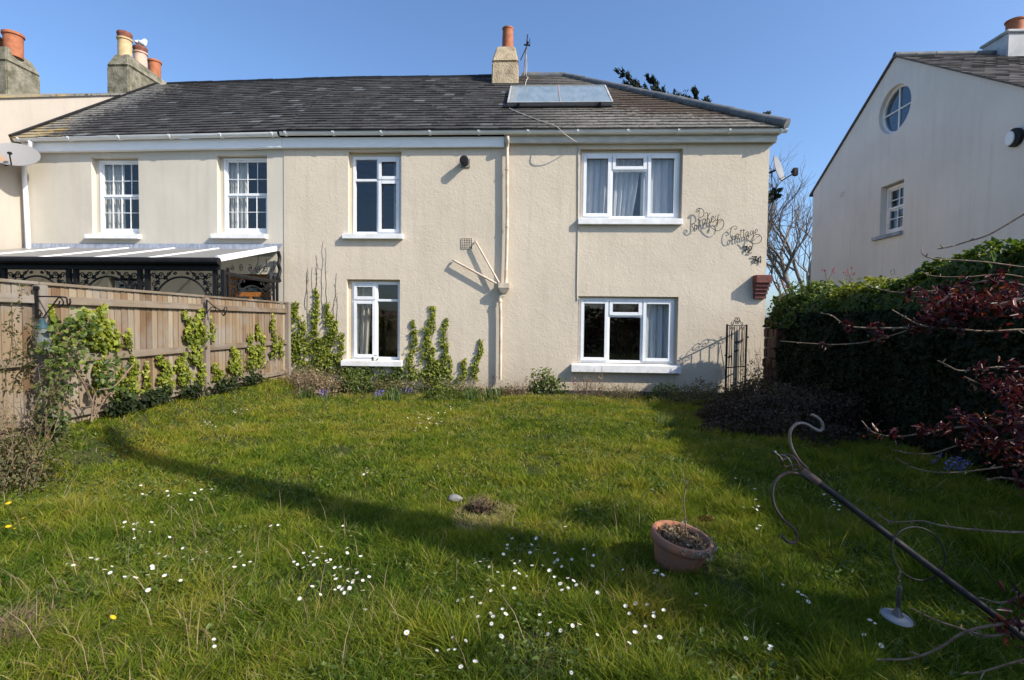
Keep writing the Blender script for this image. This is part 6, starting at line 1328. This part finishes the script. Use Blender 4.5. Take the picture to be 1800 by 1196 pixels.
# ------------------------------------------------------------------ lawn grass, weeds and daisies
def lawn():
    g = np.random.default_rng(201); P = []; Hh = []; Ww = []; Ln = []; R = []; An = []
    for (ya, yb, dens, w) in ((1.15, 2.6, 17500, .0037), (2.6, 4.2, 13000, .0046), (4.2, 6.5, 6500, .0068), (6.5, 10.3, 4200, .0088)):
        n = int(dens*(yb-ya)*10.2); x = -5.0+10.0*g.random(n); y = ya+(yb-ya)*g.random(n); ang = g.random(n)*6.283; hue = np.zeros(n); tall = np.ones(n)
        # two blades in three grow in tufts that splay outwards, each tuft with its own hue and height
        nt_ = int(n*.66); nc = int((yb-ya)*10.2*(170 if ya < 4 else 120)); cx = -5.0+10.0*g.random(nc); cy_ = ya+(yb-ya)*g.random(nc); k = g.integers(0, nc, nt_); rr = .045*np.abs(g.normal(size=nt_))*(.6+.8*g.random(nc)[k]); aa = g.random(nt_)*6.283
        x[:nt_] = cx[k]+rr*np.cos(aa); y[:nt_] = np.clip(cy_[k]+rr*np.sin(aa), ya-.05, yb+.05); ang[:nt_] = aa+g.normal(size=nt_)*.5; hue[:nt_] = (g.normal(size=nc)*.19)[k]; tall[:nt_] = (.7+.8*g.random(nc)**2)[k]
        ok = (x > -1.22*y-.4) & (x < 1.08*y+.5) & (x > -4.84) & (x < 4.45+.1*np.sin(y)); x, y, ang, hue, tall = [q[ok] for q in (x, y, ang, hue, tall)]
        big = vn(x, y, 1.1, 21); md = vn(x, y, .33, 22); sm = vn(x, y, .12, 23)
        tus = np.clip((md*.6+sm*.4-.50)*3.2, 0, 1)*np.clip(big*1.4-.1, .15, 1)
        bald = (vn(x, y, .55, 24) < .22) & (g.random(len(x)) < .75); keep = ~bald; x, y, tus, big, md, sm, ang, hue, tall = [q[keep] for q in (x, y, tus, big, md, sm, ang, hue, tall)]
        near = np.clip((4.6-y)/2.8, 0, 1); edge = np.clip((x-1.2)/1.5, 0, 1)*np.clip((8-y)/4, 0, 1)
        h = (.025+.04*g.random(len(x))+tus*(.06+.045*near+.05*edge)+.015*near+.02*edge)*(.7+.6*g.random(len(x)))*tall
        flat = g.random(len(x)) < .28; h = np.where(flat, h*.5, h*.92); lean = h*(.2+.8*g.random(len(x)))*(1+.6*(1-tus))*np.where(flat, 3.0, 1.0)
        r = .42+.26*(big-.5)+.34*(vn(x, y, .6, 25)-.5)+.40*(vn(x, y, .19, 27)-.5)+hue+.11*g.normal(size=len(x))+.13*np.clip((y-4)/3, 0, 1)-.05*near
        dead = g.random(len(x)) < .035+.06*(vn(x, y, .8, 26) > .62)+.07*np.clip((y-6)/3, 0, 1)*(vn(x, y, .45, 28) > .45)+.30*np.clip((y-9.3)/.6, 0, 1); r = np.where(dead, .90+.10*g.random(len(x)), np.clip(r, 0, .9))
        d1 = np.hypot(x-at(850, 905, z=0)[0], (y-at(850, 905, z=0)[1])*.8) < .26+.1*(sm-.5); r = np.where(d1 & (g.random(len(x)) < .7), .92+.08*g.random(len(x)), r); h = np.where(d1, h*.7, h)
        P.append(np.stack([x, y, gh(x, y)-.004], 1)); Hh.append(h); Ww.append(w*(.65+.7*g.random(len(x)))*(1+.25*tus)); Ln.append(lean); R.append(r); An.append(np.where(flat, g.random(len(x))*6.283, ang))
    P = np.concatenate(P); Hh = np.concatenate(Hh); Ww = np.concatenate(Ww); Ln = np.concatenate(Ln); R = np.concatenate(R)
    V, Fa = blade_arrays(P, Hh, Ww, Ln, rng=g, ang=np.concatenate(An)); tag(npmesh('grass', V, Fa, GREEN['grass'], None, rnd=np.repeat(R, 3)), 'long uneven tussocky lawn grass', 'grass', kind='stuff')
    print('grass blades', len(P))
    # broad-leaved weeds in patches
    n = 60000; x = -4.7+9.0*g.random(n); y = 1.3+8.9*g.random(n)**1.2; ok = (vn(x, y, .42, 31) > .58) & (x > -1.2*y-.3) & (x < 1.05*y+.4); x, y = x[ok], y[ok]
    Q = np.stack([x, y, gh(x, y)+.015+.04*g.random(len(x))], 1); V, Fa = leaf_arrays(Q, np.array([0, 0, 1])+g.normal(size=Q.shape)*.45, .026, .6, .5, rng=g)
    tag(npmesh('lawn_weeds', V, Fa, GREEN['weed'], None, rnd=np.repeat(g.random(len(Q)), 2)), 'patches of broad leaved weeds among the grass', 'weeds', kind='stuff')
lawn()
g = np.random.default_rng(205)
c = at(30, 1135, z=0); c = at(12, 1125, z=0); tuft('dry_grass_clump', 'bleached dry grass clump in the lower left corner', 'dry grass', c, 420, .09, .004, .16, .20, GREEN['dry'], 206)
c = at(845, 898, z=0); bush('dead_clump', 'low brown dead clump in the lawn beside the pale stone', 'dead plant', (c[0], c[1], 0), (.13, .09, .09), 420, .018, GREEN['heath'], 207, twigs=40, twh=1.3, shell=.2, twr=.0018)
P = np.array([at(px, py, z=0) for px, py in zip(g.uniform(20, 1150, 260), g.uniform(880, 1195, 260))]); P[:, 2] = gh(P[:, 0], P[:, 1])
V, Fa = blade_arrays(P, .10+.16*g.random(260), np.full(260, .0035), .05+.14*g.random(260), rng=g); tag(npmesh('dry_grass_stalks', V, Fa, GREEN['dry'], None, rnd=np.repeat(.5+.5*g.random(260), 3)), 'scattered pale dead grass stalks standing in the lawn', 'dry grass', kind='stuff')

def flower_proto(name, petal, centre, npet, r, rc, h, flat):
    """one flower head on its stem, origin on the ground"""
    m = MB(); m.m = 0
    for k in range(npet):
        a = 2*math.pi*k/npet; ca, sa = math.cos(a), math.sin(a); wv = math.pi*r/npet*.95
        p = lambda d, s, z: (d*ca-s*sa, d*sa+s*ca, h+z)
        m.add([p(rc*.5, -wv*.4, 0), p(rc*.5, wv*.4, 0), p(r*.7, wv*.75, r*flat*.6), p(r, wv*.3, r*flat), p(r, -wv*.3, r*flat), p(r*.7, -wv*.75, r*flat*.6)], [(0, 1, 2, 3, 4, 5)])
    m.m = 1; m.ball((0, 0, h+.001), rc, 8, (1, 1, .55)); m.m = 2; m.tube([(0, 0, -.01), (.003, 0, h*.5), (0, 0, h)], .0011, 5)
    me_o = m.build(name, [petal, centre, MT['stemg']], recalc=False, rnd=.5); me = me_o.data; bpy.data.objects.remove(me_o); return me
MT['stemg'] = M('green_stem', (.07, .12, .03), (.05, .09, .02), 10, .6)
daisy = [flower_proto('daisy', GREEN['petal'], GREEN['yellow'], 16, .0118, .0040, hh, fl) for hh, fl in ((.085, .25), (.105, .7), (.12, .1))]
dand = flower_proto('dandelion', GREEN['yellow'], GREEN['yellow'], 22, .019, .009, .10, .2)
def scatter(mesh_list, name, label, cat, group, pts, seed, s=(.85, 1.2)):
    rd = random.Random(seed)
    for (px, py) in pts:
        p = at(px, py, z=.09)
        for _ in range(6): zz = float(gh(p[0], p[1]))+.085; p = at(px, py, z=zz)
        me = rd.choice(mesh_list); sc = rd.uniform(*s)*rd.uniform(.68, 1.02)*(1+.05*max(0, p[1]-3.2))
        o = bpy.data.objects.new(name, me); COL.objects.link(o); o.location = (p[0], p[1], zz-rd.uniform(.078, .100)*sc); o.scale = (sc, sc, sc)
        o.rotation_euler = (rd.uniform(-.1, .6), rd.uniform(-.3, .5), rd.uniform(-3, 3)); tag(o, label, cat, group)
def cloud(cx, cy, sx, sy, n, seed):
    g = np.random.default_rng(seed); return [(cx+np.clip(g.normal(), -2, 2)*sx, cy+np.clip(g.normal(), -2, 2)*sy) for _ in range(n)]
z4 = lambda L: [(x/2.744, 760+y/2.743) for x, y in L]
left = z4([(665, 258), (660, 308), (693, 293), (718, 295), (800, 272), (852, 311), (835, 329), (913, 301), (908, 333), (975, 283), (1035, 269), (965, 319), (617, 438), (596, 471), (622, 472), (663, 450), (694, 449), (720, 432), (684, 460), (712, 468), (702, 495), (712, 500), (669, 521), (779, 504), (1337, 453)])
scatter(daisy, 'daisy', 'small white daisy in the two upper groups at the left of the lawn', 'daisy', 'daisies in the two upper groups at left', left, 1)
left2 = z4([(362, 620), (343, 643), (401, 637), (480, 637), (506, 649), (555, 651), (470, 690), (574, 720), (575, 737), (688, 634), (717, 666), (694, 725), (732, 752), (827, 604), (916, 586), (948, 600), (910, 553), (1010, 563), (1010, 591), (807, 698), (866, 691), (756, 612)])
scatter(daisy, 'daisy', 'small white daisy in the loose line low in the left of the lawn', 'daisy', 'daisies in the loose line low at left', left2, 2)
scatter(daisy, 'daisy', 'white daisy of the close pair near the lower left edge of the photo', 'daisy', 'close pair of daisies low at left', z4([(1017, 982), (1023, 1018)]), 3)
z5 = lambda L: [(400+x/2.743, 760+y/2.743) for x, y in L]
mid = z5([(32, 602), (67, 606), (90, 600), (154, 625), (100, 650), (50, 657), (36, 648), (8, 640)])
scatter(daisy, 'daisy', 'small white daisy in the little cluster left of the main daisy drift', 'daisy', 'daisies in the little cluster left of the drift', mid, 4)
drift = z5([(332, 628), (320, 648), (360, 606), (390, 602), (365, 638), (404, 620), (400, 648), (427, 628), (436, 600), (436, 572), (478, 594), (474, 612), (480, 628), (490, 628), (390, 652), (410, 640), (578, 660), (600, 672), (612, 664), (638, 626), (648, 654), (668, 684), (536, 650), (552, 700), (530, 705), (568, 730), (588, 705), (610, 710), (637, 714), (645, 738), (526, 730), (512, 762), (595, 740), (615, 742), (583, 745), (700, 676), (590, 550), (584, 520), (536, 570)])
scatter(daisy, 'daisy', 'white daisy in the thick drift at the centre of the lawn', 'daisy', 'daisies in the thick central drift', drift, 5)
scatter(daisy, 'daisy', 'white daisy standing alone or in threes below the thick central drift', 'daisy', 'daisies below the central drift', z5([(381, 775), (373, 790), (410, 793), (655, 812), (645, 888), (867, 922), (239, 453), (557, 448)]), 6)
scatter(daisy, 'daisy', 'white daisy in the tight cluster in the middle distance of the lawn', 'daisy', 'daisies in the tight middle cluster', z5([(665, 204), (678, 184), (692, 190), (700, 196), (686, 198), (706, 190)]), 7)
rt_ = z5([(1350, 540), (1390, 530), (1345, 580), (1430, 562), (1492, 567), (1465, 590), (1315, 585), (1226, 610), (1213, 655), (1245, 652), (1288, 626), (1398, 630), (1385, 645), (1414, 632), (1462, 638), (1470, 640), (1490, 662), (1300, 700), (1367, 700), (1406, 698), (1453, 697), (1568, 605), (1594, 604), (1630, 605), (1628, 635), (1572, 658), (1578, 706), (1627, 733), (1638, 732), (1522, 490), (1635, 478)])
scatter(daisy, 'daisy', 'white daisy in the scattered band where the long shadow crosses', 'daisy', 'daisies in the band by the long shadow', rt_, 8)
rt2 = z5([(1282, 765), (1333, 762), (1377, 767), (1165, 800), (1187, 805), (1218, 818), (1230, 840), (1219, 893), (1285, 885), (1280, 896), (1290, 890), (1332, 872), (1286, 975), (1300, 962), (1122, 998), (1103, 1010), (988, 1048), (1019, 1043), (1083, 1055), (1104, 1053), (1137, 1120), (1168, 1127), (1520, 888), (1580, 920), (1602, 967), (1635, 905), (1632, 790)])
scatter(daisy, 'daisy', 'white daisy scattered near the bottom centre of the photo', 'daisy', 'daisies near the bottom centre', rt2, 9)
z6 = lambda L: [(900+x/2.744, 760+y/2.743) for x, y in L]
potd = z6([(358, 582), (403, 575), (367, 655), (306, 610), (556, 661), (697, 682), (706, 672), (709, 680), (641, 798), (560, 832), (588, 862), (698, 847), (680, 872), (734, 870), (722, 893), (587, 992), (698, 1002), (641, 935), (377, 976), (292, 957), (265, 906), (231, 967), (262, 1126), (262, 735), (278, 733), (342, 732), (396, 770), (258, 790), (514, 1037), (210, 920), (148, 888)])
scatter(daisy, 'daisy', 'white daisy around the foot of the terracotta pot', 'daisy', 'daisies around the terracotta pot', potd, 10)
far = cloud(418, 722, 12, 4, 12, 1)+cloud(358, 748, 12, 3, 9, 2)
scatter(daisy, 'daisy', 'white daisy in the far group near the fence foot', 'daisy', 'daisies near the fence foot', far, 11)
far2 = cloud(748, 738, 20, 9, 26, 3)+cloud(800, 725, 22, 10, 10, 4)
scatter(daisy, 'daisy', 'tiny white daisy in the distant sprinkle below the right hand wall ivy', 'daisy', 'daisies in the distant sprinkle', far2, 12, (.8, 1.05))
sh = z6([(1044, 218), (990, 262), (1159, 275), (1090, 365), (1126, 360), (1142, 362), (1199, 342), (1198, 362), (1196, 446), (1178, 466), (914, 857), (1094, 925), (1128, 970), (1282, 968), (1264, 1028), (1247, 1070), (925, 800)])+cloud(1470, 885, 14, 10, 14, 5)+cloud(1395, 1035, 12, 10, 6, 6)+cloud(1535, 1110, 5, 8, 4, 7)
scatter(daisy, 'daisy', 'white daisy in the shaded grass at the right of the lawn', 'daisy', 'daisies in the shade at right', sh, 13)
scatter([dand], 'dandelion', 'yellow dandelion in the small group at the left edge of the lawn', 'dandelion', 'dandelions at the left edge', [(22, 884), (50, 911), (13, 925), (36, 932)], 14)
scatter([dand], 'dandelion', 'lone yellow dandelion low in the left of the photo', 'dandelion', None, [(177, 1088)], 15)
